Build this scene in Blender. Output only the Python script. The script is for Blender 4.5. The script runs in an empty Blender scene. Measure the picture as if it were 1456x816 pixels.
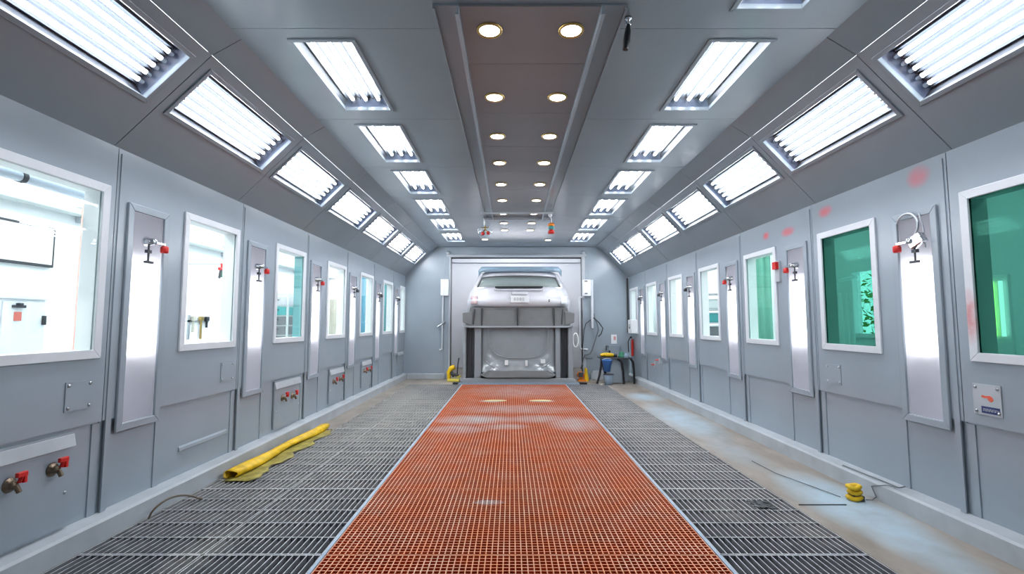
import bpy, bmesh, math, random
from mathutils import Vector, Matrix

random.seed(7)
SC = bpy.context.scene
COL = SC.collection
R = math.radians
ORD = ['nearest', 'second', 'third', 'fourth', 'fifth', 'sixth', 'seventh', 'eighth', 'ninth', 'tenth', 'eleventh']

# ------------------------------------------------------------------ camera
F, PITCH, CAMH = 684.0, math.atan(52 / 684.0), 1.2
cd = bpy.data.cameras.new('camera')
cam = bpy.data.objects.new('camera', cd)
COL.objects.link(cam)
cam.location = (0, 0, CAMH)
cam.rotation_euler = (math.pi / 2 + PITCH, 0, 0)
cd.sensor_width = 36
cd.lens = F / 1456 * 36
cd.shift_x = 0.0007
cd.clip_start = 0.05
SC.camera = cam


def at(u, v, Y):
    """the point at distance Y down the booth that the photograph shows at u, v"""
    a, b = (u - 727) / F, -(v - 408) / F
    d = Vector((a, math.cos(PITCH) - b * math.sin(PITCH), math.sin(PITCH) + b * math.cos(PITCH)))
    return Vector((0, 0, CAMH)) + d * (Y / d.y)


# ------------------------------------------------------------------ materials
def S(r, g, b):
    def f(c):
        c /= 255.0
        return c / 12.92 if c <= .04045 else ((c + .055) / 1.055) ** 2.4
    return (f(r), f(g), f(b), 1)


MATS = {}


def newmat(name):
    m = bpy.data.materials.new(name)
    m.use_nodes = True
    nt = m.node_tree
    nt.nodes.clear()
    out = nt.nodes.new('ShaderNodeOutputMaterial')
    MATS[name] = m
    return m, nt, out


def coords(nt, scale=1.0):
    g = nt.nodes.new('ShaderNodeNewGeometry')
    return g.outputs['Position']


def noise(nt, scale, detail=4, rough=.55, stretch=None, src=None):
    n = nt.nodes.new('ShaderNodeTexNoise')
    n.inputs['Scale'].default_value = scale
    n.inputs['Detail'].default_value = detail
    n.inputs['Roughness'].default_value = rough
    p = src or coords(nt)
    if stretch:
        mp = nt.nodes.new('ShaderNodeMapping')
        mp.inputs['Scale'].default_value = stretch
        nt.links.new(p, mp.inputs['Vector'])
        p = mp.outputs['Vector']
    nt.links.new(p, n.inputs['Vector'])
    return n.outputs['Fac']


def ramp(nt, fac, p0, p1, c0=(0, 0, 0, 1), c1=(1, 1, 1, 1)):
    r = nt.nodes.new('ShaderNodeValToRGB')
    r.color_ramp.elements[0].position = p0
    r.color_ramp.elements[1].position = p1
    r.color_ramp.elements[0].color = c0
    r.color_ramp.elements[1].color = c1
    nt.links.new(fac, r.inputs['Fac'])
    return r.outputs['Color']


def mixc(nt, fac, a, b):
    m = nt.nodes.new('ShaderNodeMix')
    m.data_type = 'RGBA'
    for sock, v in ((m.inputs[6], a), (m.inputs[7], b)):
        if isinstance(v, tuple):
            sock.default_value = v
        else:
            nt.links.new(v, sock)
    if isinstance(fac, float):
        m.inputs[0].default_value = fac
    else:
        nt.links.new(fac, m.inputs[0])
    return m.outputs[2]


def math_(nt, op, a, b=None):
    m = nt.nodes.new('ShaderNodeMath')
    m.operation = op
    for i, v in enumerate((a, b)):
        if v is None:
            continue
        if isinstance(v, (int, float)):
            m.inputs[i].default_value = v
        else:
            nt.links.new(v, m.inputs[i])
    return m.outputs[0]


def pbr(name, col, rough=.5, metal=0.0, spec=.5, mott=0.0, mscale=3.0, bump=0.0, bscale=8.0, coat=0.0):
    m, nt, out = newmat(name)
    b = nt.nodes.new('ShaderNodeBsdfPrincipled')
    nt.links.new(b.outputs[0], out.inputs[0])
    b.inputs['Roughness'].default_value = rough
    b.inputs['Metallic'].default_value = metal
    b.inputs['Specular IOR Level'].default_value = spec
    b.inputs['Coat Weight'].default_value = coat
    b.inputs['Coat Roughness'].default_value = .12
    b.inputs['Base Color'].default_value = col
    if mott:
        f = noise(nt, mscale)
        dark = tuple(c * (1 - mott) for c in col[:3]) + (1,)
        lite = tuple(min(1, c * (1 + mott)) for c in col[:3]) + (1,)
        nt.links.new(mixc(nt, ramp(nt, f, .3, .7), dark, lite), b.inputs['Base Color'])
    if bump:
        bp = nt.nodes.new('ShaderNodeBump')
        bp.inputs['Strength'].default_value = bump
        bp.inputs['Distance'].default_value = .02
        nt.links.new(noise(nt, bscale, 2), bp.inputs['Height'])
        nt.links.new(bp.outputs[0], b.inputs['Normal'])
    return m


def emit(name, col, strength):
    m, nt, out = newmat(name)
    e = nt.nodes.new('ShaderNodeEmission')
    e.inputs[0].default_value = col
    e.inputs[1].default_value = strength
    nt.links.new(e.outputs[0], out.inputs[0])
    return m


def front_only(nt, fac):
    g = nt.nodes.new('ShaderNodeNewGeometry')
    return math_(nt, 'MULTIPLY', fac, math_(nt, 'SUBTRACT', 1.0, g.outputs['Backfacing']))


def glass(name, tint, ior=1.45, rough=0.02, refl=1.0):
    m, nt, out = newmat(name)
    t = nt.nodes.new('ShaderNodeBsdfTransparent')
    t.inputs[0].default_value = tint
    g = nt.nodes.new('ShaderNodeBsdfGlossy')
    g.inputs['Roughness'].default_value = rough
    g.inputs[0].default_value = (refl, refl, refl, 1)
    fr = nt.nodes.new('ShaderNodeFresnel')
    fr.inputs[0].default_value = ior
    mx = nt.nodes.new('ShaderNodeMixShader')
    nt.links.new(front_only(nt, fr.outputs[0]), mx.inputs[0])
    nt.links.new(t.outputs[0], mx.inputs[1])
    nt.links.new(g.outputs[0], mx.inputs[2])
    nt.links.new(mx.outputs[0], out.inputs[0])
    return m


pbr('booth_paint', S(153, 164, 173), rough=.21, spec=.55, mott=.05, mscale=1.2, bump=.16, bscale=2.2)
pbr('ceiling_paint', S(132, 143, 152), rough=.18, spec=.75, mott=.05, mscale=1.5, bump=.12, bscale=1.8)
pbr('centre_panel', S(130, 132, 136), rough=.2, spec=.55, mott=.05, mscale=1.5, bump=.10, bscale=1.6)
pbr('seam_dark', S(104, 110, 116), rough=.6)
pbr('kerb_paint', S(176, 182, 187), rough=.45, mott=.10, mscale=5)
pbr('frame_white', S(216, 220, 225), rough=.4, mott=.03, mscale=6)
pbr('frame_grey', S(182, 188, 194), rough=.35, mott=.03, mscale=6)
pbr('white_paint', S(238, 240, 242), rough=.5)
pbr('room_white', S(244, 246, 247), rough=.6)
pbr('room_pale', S(205, 214, 214), rough=.6)
pbr('reflector', S(58, 64, 72), rough=.4, spec=.25)
pbr('tube_glass', S(214, 224, 236), rough=.25)
pbr('reflector_end', S(84, 98, 124), rough=.35, spec=.3)
pbr('lamp_back', S(238, 239, 242), rough=.35)
pbr('steel', S(190, 195, 200), rough=.3, metal=1.0)
pbr('valve_metal', S(128, 112, 96), rough=.35, metal=1.0)
pbr('chrome', S(215, 218, 222), rough=.12, metal=1.0)
pbr('dark_steel', S(70, 72, 76), rough=.4, metal=.6)
pbr('brass', S(190, 160, 95), rough=.3, metal=1.0)
pbr('red', S(205, 32, 26), rough=.4)
pbr('smudge_orange', S(226, 98, 72), rough=.6)
pbr('orange', S(235, 130, 20), rough=.45)
pbr('yellow', S(226, 184, 14), rough=.45, mott=.28, mscale=9)
pbr('pale_yellow', S(226, 208, 90), rough=.5)
pbr('olive_film', S(150, 138, 62), rough=.5, mott=.45, mscale=11)
pbr('black', S(24, 25, 28), rough=.4)
pbr('charcoal', S(58, 60, 63), rough=.5)
pbr('blue', S(62, 112, 180), rough=.45)
pbr('pale_blue', S(150, 170, 190), rough=.45)
pbr('teal_glass_edge', S(112, 176, 178), rough=.2)
pbr('teal', S(70, 160, 160), rough=.45)
pbr('blue_cloth', S(88, 166, 190), rough=.6)
pbr('cream', S(222, 204, 150), rough=.6)
pbr('beige', S(190, 186, 172), rough=.6)
pbr('muted_green', S(104, 166, 146), rough=.6)
pbr('green', S(40, 120, 90), rough=.5)
pbr('leaf', S(96, 140, 60), rough=.6, mott=.4, mscale=9)
pbr('bark', S(90, 72, 55), rough=.8)
pbr('sticker_red', S(226, 120, 105), rough=.6)
pbr('pale_red', S(236, 178, 164), rough=.6)
pbr('label_blue', S(44, 58, 110), rough=.5)
pbr('shutter', S(206, 208, 214), rough=.4, mott=.02)
pbr('car_white', S(224, 224, 230), rough=.22, coat=.7)
pbr('car_glass', S(150, 162, 160), rough=.3)
pbr('car_grey', S(150, 155, 159), rough=.3, mott=.05, mscale=4, coat=.4)
pbr('recess_grey', S(92, 95, 99), rough=.35)
pbr('mask_film', S(150, 156, 160), rough=.14, mott=.05, mscale=4, coat=.8)
pbr('car_dark', S(112, 113, 113), rough=.5, mott=.08, mscale=5)
pbr('spoiler_blue', S(150, 176, 196), rough=.15, coat=.6)
pbr('wire_brown', S(104, 92, 76), rough=.5)
pbr('cable_grey', S(110, 114, 118), rough=.5)
pbr('tail_lamp_pink', S(226, 196, 198), rough=.3)
pbr('red_smudge', S(214, 160, 160), rough=.6)
emit('tube_light', (.97, .985, 1.0, 1), 37.0)
emit('wall_tube_light', (.96, .97, 1.0, 1), 4.0)
emit('downlight_light', (1.0, .95, .88, 1), 14.0)
emit('room_fill_light', (.98, 1.0, 1.0, 1), 14.0)
emit('right_fill_light', (.98, 1.0, 1.0, 1), 9.0)
emit('bay_fill_light', (1, 1, 1, 1), 30.0)
emit('screen_white', (.95, .97, 1.0, 1), 1.3)
emit('lamp_lime', (.75, 1.0, .25, 1), 6.0)
glass('glass_clear', (.95, .985, .98, 1))
glass('glass_teal', (.25, .475, .415, 1), ior=1.38, refl=.8)
glass('glass_pale_teal', (.86, .96, .94, 1))
glass('lamp_cover', (.93, .94, .96, 1), ior=1.3, rough=.12)
glass('bubble', (.9, .95, .97, 1))


# wall strip cover: frosted plastic
def frosted():
    m, nt, out = newmat('frosted_cover')
    t = nt.nodes.new('ShaderNodeBsdfTransparent')
    t.inputs[0].default_value = (.95, .95, .965, 1)
    d = nt.nodes.new('ShaderNodeBsdfTranslucent')
    d.inputs[0].default_value = (.86, .86, .88, 1)
    g = nt.nodes.new('ShaderNodeBsdfGlossy')
    g.inputs['Roughness'].default_value = .15
    fr = nt.nodes.new('ShaderNodeFresnel')
    fr.inputs[0].default_value = 1.35
    m1 = nt.nodes.new('ShaderNodeMixShader')
    m1.inputs[0].default_value = .42
    m2 = nt.nodes.new('ShaderNodeMixShader')
    nt.links.new(t.outputs[0], m1.inputs[1])
    nt.links.new(d.outputs[0], m1.inputs[2])
    nt.links.new(front_only(nt, fr.outputs[0]), m2.inputs[0])
    nt.links.new(m1.outputs[0], m2.inputs[1])
    nt.links.new(g.outputs[0], m2.inputs[2])
    nt.links.new(m2.outputs[0], out.inputs[0])


frosted()


def dust_reflection_mask(nt, spots, scale=3.0, axes=(0, 1)):
    """settled overspray or painted red reflections: soft noisy patches at fixed places on the floor or wall"""
    p = coords(nt)
    sep = nt.nodes.new('ShaderNodeSeparateXYZ')
    nt.links.new(p, sep.inputs[0])
    n = noise(nt, scale, 5, .6)
    tot = None
    for (x, y, rx, ry, k) in spots:
        dx = math_(nt, 'DIVIDE', math_(nt, 'SUBTRACT', sep.outputs[axes[0]], x), rx)
        dy = math_(nt, 'DIVIDE', math_(nt, 'SUBTRACT', sep.outputs[axes[1]], y), ry)
        d = math_(nt, 'ADD', math_(nt, 'MULTIPLY', dx, dx), math_(nt, 'MULTIPLY', dy, dy))
        e = math_(nt, 'MULTIPLY', math_(nt, 'MAXIMUM', math_(nt, 'SUBTRACT', 1.0, d), 0.0), k)
        tot = e if tot is None else math_(nt, 'MAXIMUM', tot, e)
    nn = math_(nt, 'MULTIPLY', n, 2.0)
    f = math_(nt, 'MULTIPLY', tot, nn)
    c = nt.nodes.new('ShaderNodeClamp')
    nt.links.new(f, c.inputs[0])
    return c.outputs[0]


def floorish(name, base, base2, dust, spots, rough=.55, nscale=6.0, stretch=None, dscale=3.0, spec=.4, amount=(.35, .7)):
    m, nt, out = newmat(name)
    b = nt.nodes.new('ShaderNodeBsdfPrincipled')
    nt.links.new(b.outputs[0], out.inputs[0])
    b.inputs['Roughness'].default_value = rough
    b.inputs['Specular IOR Level'].default_value = spec
    c = mixc(nt, ramp(nt, noise(nt, nscale, 5, .6, stretch), *amount), base, base2)
    if spots:
        c = mixc(nt, dust_reflection_mask(nt, spots, dscale), c, dust)
    nt.links.new(c, b.inputs['Base Color'])


def stained(name, src, spots, col, scale):
    """a copy of a paint with soft red patches, overspray and painted reflections, at fixed places (y, z, half width, half height, strength)"""
    m = MATS[src].copy()
    m.name = name
    MATS[name] = m
    nt = m.node_tree
    b = [n for n in nt.nodes if n.type == 'BSDF_PRINCIPLED'][0]
    old = b.inputs['Base Color'].links[0].from_socket
    nt.links.new(mixc(nt, dust_reflection_mask(nt, spots, scale, (1, 2)), old, col), b.inputs['Base Color'])


stained('booth_paint_red_reflections', 'booth_paint', [(3.90, 2.12, .10, .055, .7), (4.44, 2.055, .12, .05, .8), (4.82, 2.085, .07, .045, .7), (2.99, 2.13, .10, .08, .45)], S(226, 96, 104), 5.0)  # soft red reflections put into the right wall's colour
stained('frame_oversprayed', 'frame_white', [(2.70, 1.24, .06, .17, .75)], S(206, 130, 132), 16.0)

MAT_SPOTS = [(-.45, 6.15, .6, .34, .7), (-.1, 5.75, .35, .2, .5), (.35, 6.2, .5, .28, .55), (-.6, 5.6, .4, .25, .5), (.75, 5.9, .35, .5, .6), (-.3, 7.6, .22, .12, 1.1),
             (.48, 7.6, .22, .12, 1.2), (.2, 8.7, 1.1, .9, .35), (-.15, 3.35, .12, .05, .8), (.1, 6.9, 1.0, .4, .4)]
floorish('mat_top', S(216, 134, 88), S(210, 162, 132), S(206, 204, 206), MAT_SPOTS, nscale=4.0, amount=(.4, .65))
floorish('mat_side', S(198, 72, 24), S(174, 54, 20), S(206, 204, 206), MAT_SPOTS, nscale=5.0)
floorish('mat_under', S(150, 46, 22), S(120, 34, 18), S(150, 120, 110), [], nscale=5.0)
DUST_L = [(-1.7, 6.4, 1.6, 3.4, 1.0), (1.5, 6.6, .9, 3.6, .9), (-1.7, 4.2, 1.2, 1.6, .55), (1.5, 4.0, .7, 1.4, .6), (-2.2, 3.9, .5, 1.2, .5), (-1.9, 5.6, .7, 1.6, .8), (-2.0, 7.6, .75, 2.2, 1.4), (-1.7, 9.3, 1.0, .7, .7), (-1.5, 4.6, .3, .5, .5),
          (1.45, 4.35, .4, .55, .7), (1.35, 3.2, .2, .2, .7), (1.5, 8.6, .7, 1.2, .35), (-1.65, 2.75, .16, .5, .6), (1.75, 3.0, .2, .35, .6)]
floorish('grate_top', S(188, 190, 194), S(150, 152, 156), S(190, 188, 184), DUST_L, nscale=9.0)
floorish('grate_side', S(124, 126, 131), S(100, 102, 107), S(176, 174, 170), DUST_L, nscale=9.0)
floorish('pit_floor', S(132, 134, 138), S(104, 106, 110), S(172, 168, 162), DUST_L, nscale=7.0)
floorish('concrete', S(160, 151, 141), S(130, 120, 109), S(172, 192, 203),
         [(2.22, 3.3, .30, .85, 1.0), (2.2, 2.85, .22, .7, .8), (2.15, 6.2, .35, 1.3, .8), (2.1, 4.6, .2, .7, .35), (2.2, 8.0, .35, .5, .8)],
         rough=.42, nscale=3.2, stretch=(1.6, .6, 1), dscale=4.0)


# ------------------------------------------------------------------ mesh builder
class MB:
    def __init__(self, root=None):
        self.v, self.f, self.m, self.s = [], [], [], []
        self.off = Vector(root['_loc']) if root is not None and '_loc' in root else Vector((0, 0, 0))
        self.root = root

    def add(self, verts, faces, mat=0, smooth=False):
        b = len(self.v)
        self.v += [Vector(p) for p in verts]
        for fc in faces:
            self.f.append(tuple(b + i for i in fc))
            self.m.append(mat)
            self.s.append(smooth)
        return self

    def box(self, x0, x1, y0, y1, z0, z1, mat=0, mt=None, top=None):
        vs = [(x, y, z) for z in (z0, z1) for y in (y0, y1) for x in (x0, x1)]
        if mt is not None:
            vs = [mt @ Vector(p) for p in vs]
        fs = [(0, 2, 3, 1), (4, 5, 7, 6), (0, 1, 5, 4), (2, 6, 7, 3), (0, 4, 6, 2), (1, 3, 7, 5)]
        self.add(vs, fs, mat)
        if top is not None:
            self.m[-5] = top
        return self

    def prism(self, pts, mt, d, mat=0, smooth=False):
        """2-D outline pts (x, y) in the plane of mt, extruded d along its z"""
        n = len(pts)
        vs = [mt @ Vector((p[0], p[1], 0)) for p in pts] + [mt @ Vector((p[0], p[1], d)) for p in pts]
        self.add(vs, [tuple(range(n))[::-1], tuple(range(n, 2 * n))], mat)
        b = len(self.v) - 2 * n
        for i in range(n):
            j = (i + 1) % n
            self.f.append((b + i, b + j, b + n + j, b + n + i))
            self.m.append(mat)
            self.s.append(smooth)
        return self

    def tube(self, pts, r, n=8, mat=0, caps=True, closed=False, radii=None):
        pts = [Vector(p) for p in pts]
        k = len(pts)
        up = None
        rings = []
        for i, p in enumerate(pts):
            if closed:
                t = (pts[(i + 1) % k] - pts[i - 1]).normalized()
            else:
                t = (pts[min(i + 1, k - 1)] - pts[max(i - 1, 0)]).normalized()
            if up is None:
                up = t.orthogonal().normalized()
            else:
                up = (up - t * up.dot(t)).normalized()
            s = t.cross(up)
            rr = radii[i] if radii else r
            rings.append([p + (up * math.cos(2 * math.pi * j / n) + s * math.sin(2 * math.pi * j / n)) * rr for j in range(n)])
        vs = [q for rg in rings for q in rg]
        fs = []
        for i in range(k if closed else k - 1):
            a, b = i * n, ((i + 1) % k) * n
            for j in range(n):
                fs.append((a + j, a + (j + 1) % n, b + (j + 1) % n, b + j))
        self.add(vs, fs, mat, True)
        if caps and not closed:
            self.add(rings[0], [tuple(range(n))[::-1]], mat)
            self.add(rings[-1], [tuple(range(n))], mat)
        return self

    def lathe(self, prof, mt, n=20, mat=0, smooth=True):
        """profile (r, z) spun about the z axis of mt"""
        vs = []
        for (r, z) in prof:
            for j in range(n):
                a = 2 * math.pi * j / n
                vs.append(mt @ Vector((r * math.cos(a), r * math.sin(a), z)))
        fs = []
        for i in range(len(prof) - 1):
            for j in range(n):
                fs.append((i * n + j, i * n + (j + 1) % n, (i + 1) * n + (j + 1) % n, (i + 1) * n + j))
        self.add(vs, fs, mat, smooth)
        b = len(self.v) - len(vs)
        for i, rev in ((0, True), (len(prof) - 1, False)):
            if prof[i][0] > 1e-5:
                f = [b + i * n + j for j in range(n)]
                self.f.append(tuple(f[::-1] if rev else f))
                self.m.append(mat)
                self.s.append(False)
        return self

    def grid(self, rows, mat=0, smooth=True, skip=None):
        nr, nc = len(rows), len(rows[0])
        fs = [(i * nc + j, i * nc + j + 1, (i + 1) * nc + j + 1, (i + 1) * nc + j)
              for i in range(nr - 1) for j in range(nc - 1) if not (skip and skip(i, j))]
        return self.add([p for r in rows for p in r], fs, mat, smooth)

    def holed(self, us, vs, holes, fn, t, mat=0):
        """a slab of thickness t over u x v with rectangular holes; fn(u, v, w) gives the point at depth w"""
        U = sorted(set([us[0], us[1]] + [min(max(h[k], us[0]), us[1]) for h in holes for k in (0, 1)]))
        V = sorted(set([vs[0], vs[1]] + [min(max(h[k], vs[0]), vs[1]) for h in holes for k in (2, 3)]))
        nu, nv = len(U) - 1, len(V) - 1

        def solid(i, j):
            if i < 0 or j < 0 or i >= nu or j >= nv:
                return False
            cu, cv = (U[i] + U[i + 1]) / 2, (V[j] + V[j + 1]) / 2
            return not any(h[0] < cu < h[1] and h[2] < cv < h[3] for h in holes)
        for i in range(nu):
            for j in range(nv):
                if not solid(i, j):
                    continue
                a, b, c, d = U[i], U[i + 1], V[j], V[j + 1]
                self.add([fn(a, c, 0), fn(b, c, 0), fn(b, d, 0), fn(a, d, 0)], [(0, 1, 2, 3)], mat)
                self.add([fn(a, c, t), fn(b, c, t), fn(b, d, t), fn(a, d, t)], [(3, 2, 1, 0)], mat)
                for (di, dj, p, q) in ((-1, 0, (a, c), (a, d)), (1, 0, (b, d), (b, c)), (0, -1, (b, c), (a, c)), (0, 1, (a, d), (b, d))):
                    if not solid(i + di, j + dj):
                        self.add([fn(p[0], p[1], 0), fn(q[0], q[1], 0), fn(q[0], q[1], t), fn(p[0], p[1], t)], [(0, 1, 2, 3)], mat)
        return self

    def build(self, name, mats, parent=None, bevel=0.0, solid=0.0, label=None):
        if isinstance(mats, str):
            mats = [mats]
        me = bpy.data.meshes.new(name)
        me.from_pydata([p - self.off for p in self.v], [], self.f)
        for mn in mats:
            me.materials.append(MATS[mn])
        me.polygons.foreach_set('material_index', self.m)
        me.polygons.foreach_set('use_smooth', self.s)
        bm = bmesh.new()
        bm.from_mesh(me)
        bmesh.ops.recalc_face_normals(bm, faces=bm.faces)
        bm.to_mesh(me)
        bm.free()
        me.update()
        o = bpy.data.objects.new(name, me)
        COL.objects.link(o)
        par = parent if parent is not None else self.root
        if par is not None:
            o.parent = par
        if solid:
            md = o.modifiers.new('solid', 'SOLIDIFY')
            md.thickness = solid
            md.offset = 0
        if bevel:
            md = o.modifiers.new('bevel', 'BEVEL')
            md.width = bevel
            md.segments = 2
            md.limit_method = 'ANGLE'
        if label:
            o['label'] = label
        return o


def thing(name, label, cat, loc=(0, 0, 0), group=None, kind=None):
    o = bpy.data.objects.new(name, None)
    COL.objects.link(o)
    o.empty_display_size = .05
    o.location = loc
    o['_loc'] = list(loc)
    o['label'] = label
    o['category'] = cat
    if group:
        o['group'] = group
    if kind:
        o['kind'] = kind
    return o


def tag(o, label, cat, group=None, kind=None):
    o['label'] = label
    o['category'] = cat
    if group:
        o['group'] = group
    if kind:
        o['kind'] = kind
    return o


def struct(mb, name, mats, label, cat, **k):
    return tag(mb.build(name, mats, **k), label, cat, kind='structure')


def kids(o):
    return [c for c in bpy.data.objects if c.parent == o]


def copy_tree(o, parent=None, loc=None, rot=None, label=None):
    ch = CH.get(o.name)
    if ch is None:
        ch = CH[o.name] = kids(o)
    c = o.copy()
    COL.objects.link(c)
    if parent is not None:
        c.parent = parent
    if loc is not None:
        c.location = loc
        c['_loc'] = list(loc)
    if rot is not None:
        c.rotation_euler = rot
    if label:
        c['label'] = label
    for k in ch:
        copy_tree(k, c)
    return c


CH = {}


def frame4(mb, fn, u0, u1, v0, v1, w, h, mat=0):
    """four mitred bars round a rectangle: outer u0..u1, v0..v1, bar width w, standing h proud"""
    o = [(u0, v0), (u1, v0), (u1, v1), (u0, v1)]
    i = [(u0 + w, v0 + w), (u1 - w, v0 + w), (u1 - w, v1 - w), (u0 + w, v1 - w)]
    for k in range(4):
        j = (k + 1) % 4
        q = [o[k], o[j], i[j], i[k]]
        vs = [fn(a, b, 0) for a, b in q] + [fn(a, b, -h) for a, b in q]
        mb.add(vs, [(3, 2, 1, 0), (4, 5, 6, 7), (0, 1, 5, 4), (1, 2, 6, 5), (2, 3, 7, 6), (3, 0, 4, 7)], mat)
    return mb


AX = {'-x': Matrix.Rotation(R(-90), 4, 'Y'), '+x': Matrix.Rotation(R(90), 4, 'Y'), '-z': Matrix.Rotation(R(180), 4, 'X'),
      '-y': Matrix.Rotation(R(90), 4, 'X'), '+z': Matrix.Identity(4)}


def ax(p, d):
    return Matrix.Translation(p) @ AX[d]


# ------------------------------------------------------------------ dimensions
XL, XR, D, ZC = -2.34, 2.58, 10.6, 2.9
ZL, ZR = 2.245, 2.215                    # top of the side walls
CL, CR = -1.62, 1.88                     # edges of the flat ceiling
YB = -1.4                                # end of the booth behind the photographer
LP, L0 = 1.34, 2.80                      # left wall modules
RP, R0 = 1.285, 2.79                     # right wall modules
ZJ = .645                                # joint between upper and lower wall panels

# ------------------------------------------------------------------ floor
mb = MB()
mb.box(XL - .15, XR + .15, YB, D + 3.4, -.16, -.05)
struct(mb, 'floor', ['pit_floor'], 'dark pit floor under the gratings of the booth', 'floor')
mb = MB()
mb.box(1.865, XR + .1, 1.6, D + .1, -.05, 0)
mb.box(XL - .1, XR + .1, YB, 1.6, -.05, 0)
mb.box(XL - .1, -1.03, 9.62, D + .1, -.05, 0)
mb.box(1.08, 1.865, 9.62, D + .1, -.05, 0)
mb.box(-1.03, 1.08, 9.76, D + .1, -.05, 0)
mb.box(XL - .1, -2.265, 1.6, 5.6, -.05, 0)
mb.box(XL - .1, -2.02, 5.6, 9.62, -.05, 0)
mb.box(XL - 2.6, XR + 2.6, D + .1, D + 3.4, -.05, 0)
struct(mb, 'floor_slab', ['concrete'], 'beige concrete floor with pale blue overspray beside the gratings', 'floor', bevel=.003)


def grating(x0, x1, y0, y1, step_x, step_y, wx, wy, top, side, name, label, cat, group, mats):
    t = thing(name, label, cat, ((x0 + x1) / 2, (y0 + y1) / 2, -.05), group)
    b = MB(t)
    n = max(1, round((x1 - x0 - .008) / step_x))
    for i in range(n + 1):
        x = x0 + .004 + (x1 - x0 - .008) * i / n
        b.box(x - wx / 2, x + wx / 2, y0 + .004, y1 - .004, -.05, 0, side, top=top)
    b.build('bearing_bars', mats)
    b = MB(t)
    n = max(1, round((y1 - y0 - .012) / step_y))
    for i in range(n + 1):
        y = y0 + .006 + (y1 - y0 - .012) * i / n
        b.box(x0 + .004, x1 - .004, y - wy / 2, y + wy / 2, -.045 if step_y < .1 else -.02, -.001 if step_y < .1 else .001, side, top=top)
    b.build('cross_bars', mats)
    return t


YR = [1.6 + 1.003 * i for i in range(9)]
for i in range(8):
    grating(-.965, 1.068, YR[i], YR[i + 1], .0305, .0305, .006, .006, 0, 1, 'floor_mat_panel',
            'orange mesh floor panel down the middle of the booth, %s from the camera' % ORD[i], 'floor grating',
            'orange mesh floor panels', ['mat_top', 'mat_side'])
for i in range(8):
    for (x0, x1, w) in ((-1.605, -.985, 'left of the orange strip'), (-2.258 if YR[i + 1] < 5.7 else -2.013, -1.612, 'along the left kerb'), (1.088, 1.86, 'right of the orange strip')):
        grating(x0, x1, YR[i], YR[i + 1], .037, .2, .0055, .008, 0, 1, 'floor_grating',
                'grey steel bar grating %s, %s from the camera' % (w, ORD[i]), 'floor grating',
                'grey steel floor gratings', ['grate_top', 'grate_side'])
b = MB()
b.box(-.983, -.967, 1.6, 9.62, -.05, .004)
struct(b, 'trim_1', ['pale_blue'], 'pale blue edging bar left of the orange floor strip', 'edging')
b = MB()
b.box(1.070, 1.086, 1.6, 9.62, -.05, .004)
struct(b, 'trim_2', ['pale_blue'], 'pale blue edging bar right of the orange floor strip', 'edging')
b = MB()
b.box(-.965, 1.068, 1.6, 9.62, -.05, -.047)
struct(b, 'trim_3', ['mat_under'], 'dark red base under the orange floor mesh', 'floor')

# cross grating in front of the car
t = thing('threshold_grating', 'narrow blue grey grating across the floor in front of the car', 'floor grating', (.1, 9.7, -.05))
b = MB(t)
b.box(-1.06, 1.40, 9.64, 9.66, -.05, .012)
b.box(-1.06, 1.40, 9.75, 9.77, -.05, .02)
b.build('side_bars', 'pale_blue')
b = MB(t)
for i in range(62):
    x = -1.05 + 2.44 * i / 61
    b.box(x - .006, x + .006, 9.66, 9.75, -.04, .008)
b.build('cross_bars', 'dark_steel')
b = MB(t)
b.box(1.36, 1.50, 9.63, 9.78, 0, .03)
b.build('end_block', 'black')
b = MB(t)
b.box(-1.16, -1.06, 9.63, 9.78, 0, .03)
b.build('end_block', 'black')

# ------------------------------------------------------------------ kerbs


def kerb(x0, x1, name, label):
    b = MB()
    s = 1 if x1 > x0 else -1
    mt = Matrix(((1, 0, 0, 0), (0, 0, 1, YB), (0, 1, 0, 0), (0, 0, 0, 1)))
    b.prism([(x0, 0), (x1, 0), (x1, .105), (x1 - s * .012, .118), (x0, .130)], mt, D - YB)
    struct(b, name, ['kerb_paint'], label, 'kerb')


kerb(XL - .02, -2.262, 'baseboard_left', 'pale grey kerb along the foot of the left wall')
kerb(XR + .02, 2.497, 'baseboard_right', 'pale grey kerb along the foot of the right wall')
b = MB()
b.box(-2.26, -1.45, D - .07, D, 0, .12)
b.box(1.72, 2.495, D - .07, D, 0, .12)
struct(b, 'baseboard_back', ['kerb_paint'], 'pale grey kerb at the foot of the back wall', 'kerb', bevel=.008)

# ------------------------------------------------------------------ side walls
KS = range(-3, 6)


def l_strip(k):
    y = L0 + LP * k
    return (y + .085, y + .435, .56, 1.94)


def l_win(k):
    y = L0 + LP * k
    return (y + .595, min(y + 1.29, D - .05), 1.005, 2.0)


def r_strip(k):
    y = R0 + RP * k
    return (y + .075, y + .42, .575, 1.92)


def r_win(k):
    y = R0 + RP * k
    return (y + .57, min(y + 1.21, D - .05), .99, 1.95)


def lw(u, v, w):
    return (XL - w, u, v)


def rw(u, v, w):
    return (XR + w, u, v)


def ins(h, d):
    return (h[0] + d, h[1] - d, h[2] + d, h[3] - d)


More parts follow.
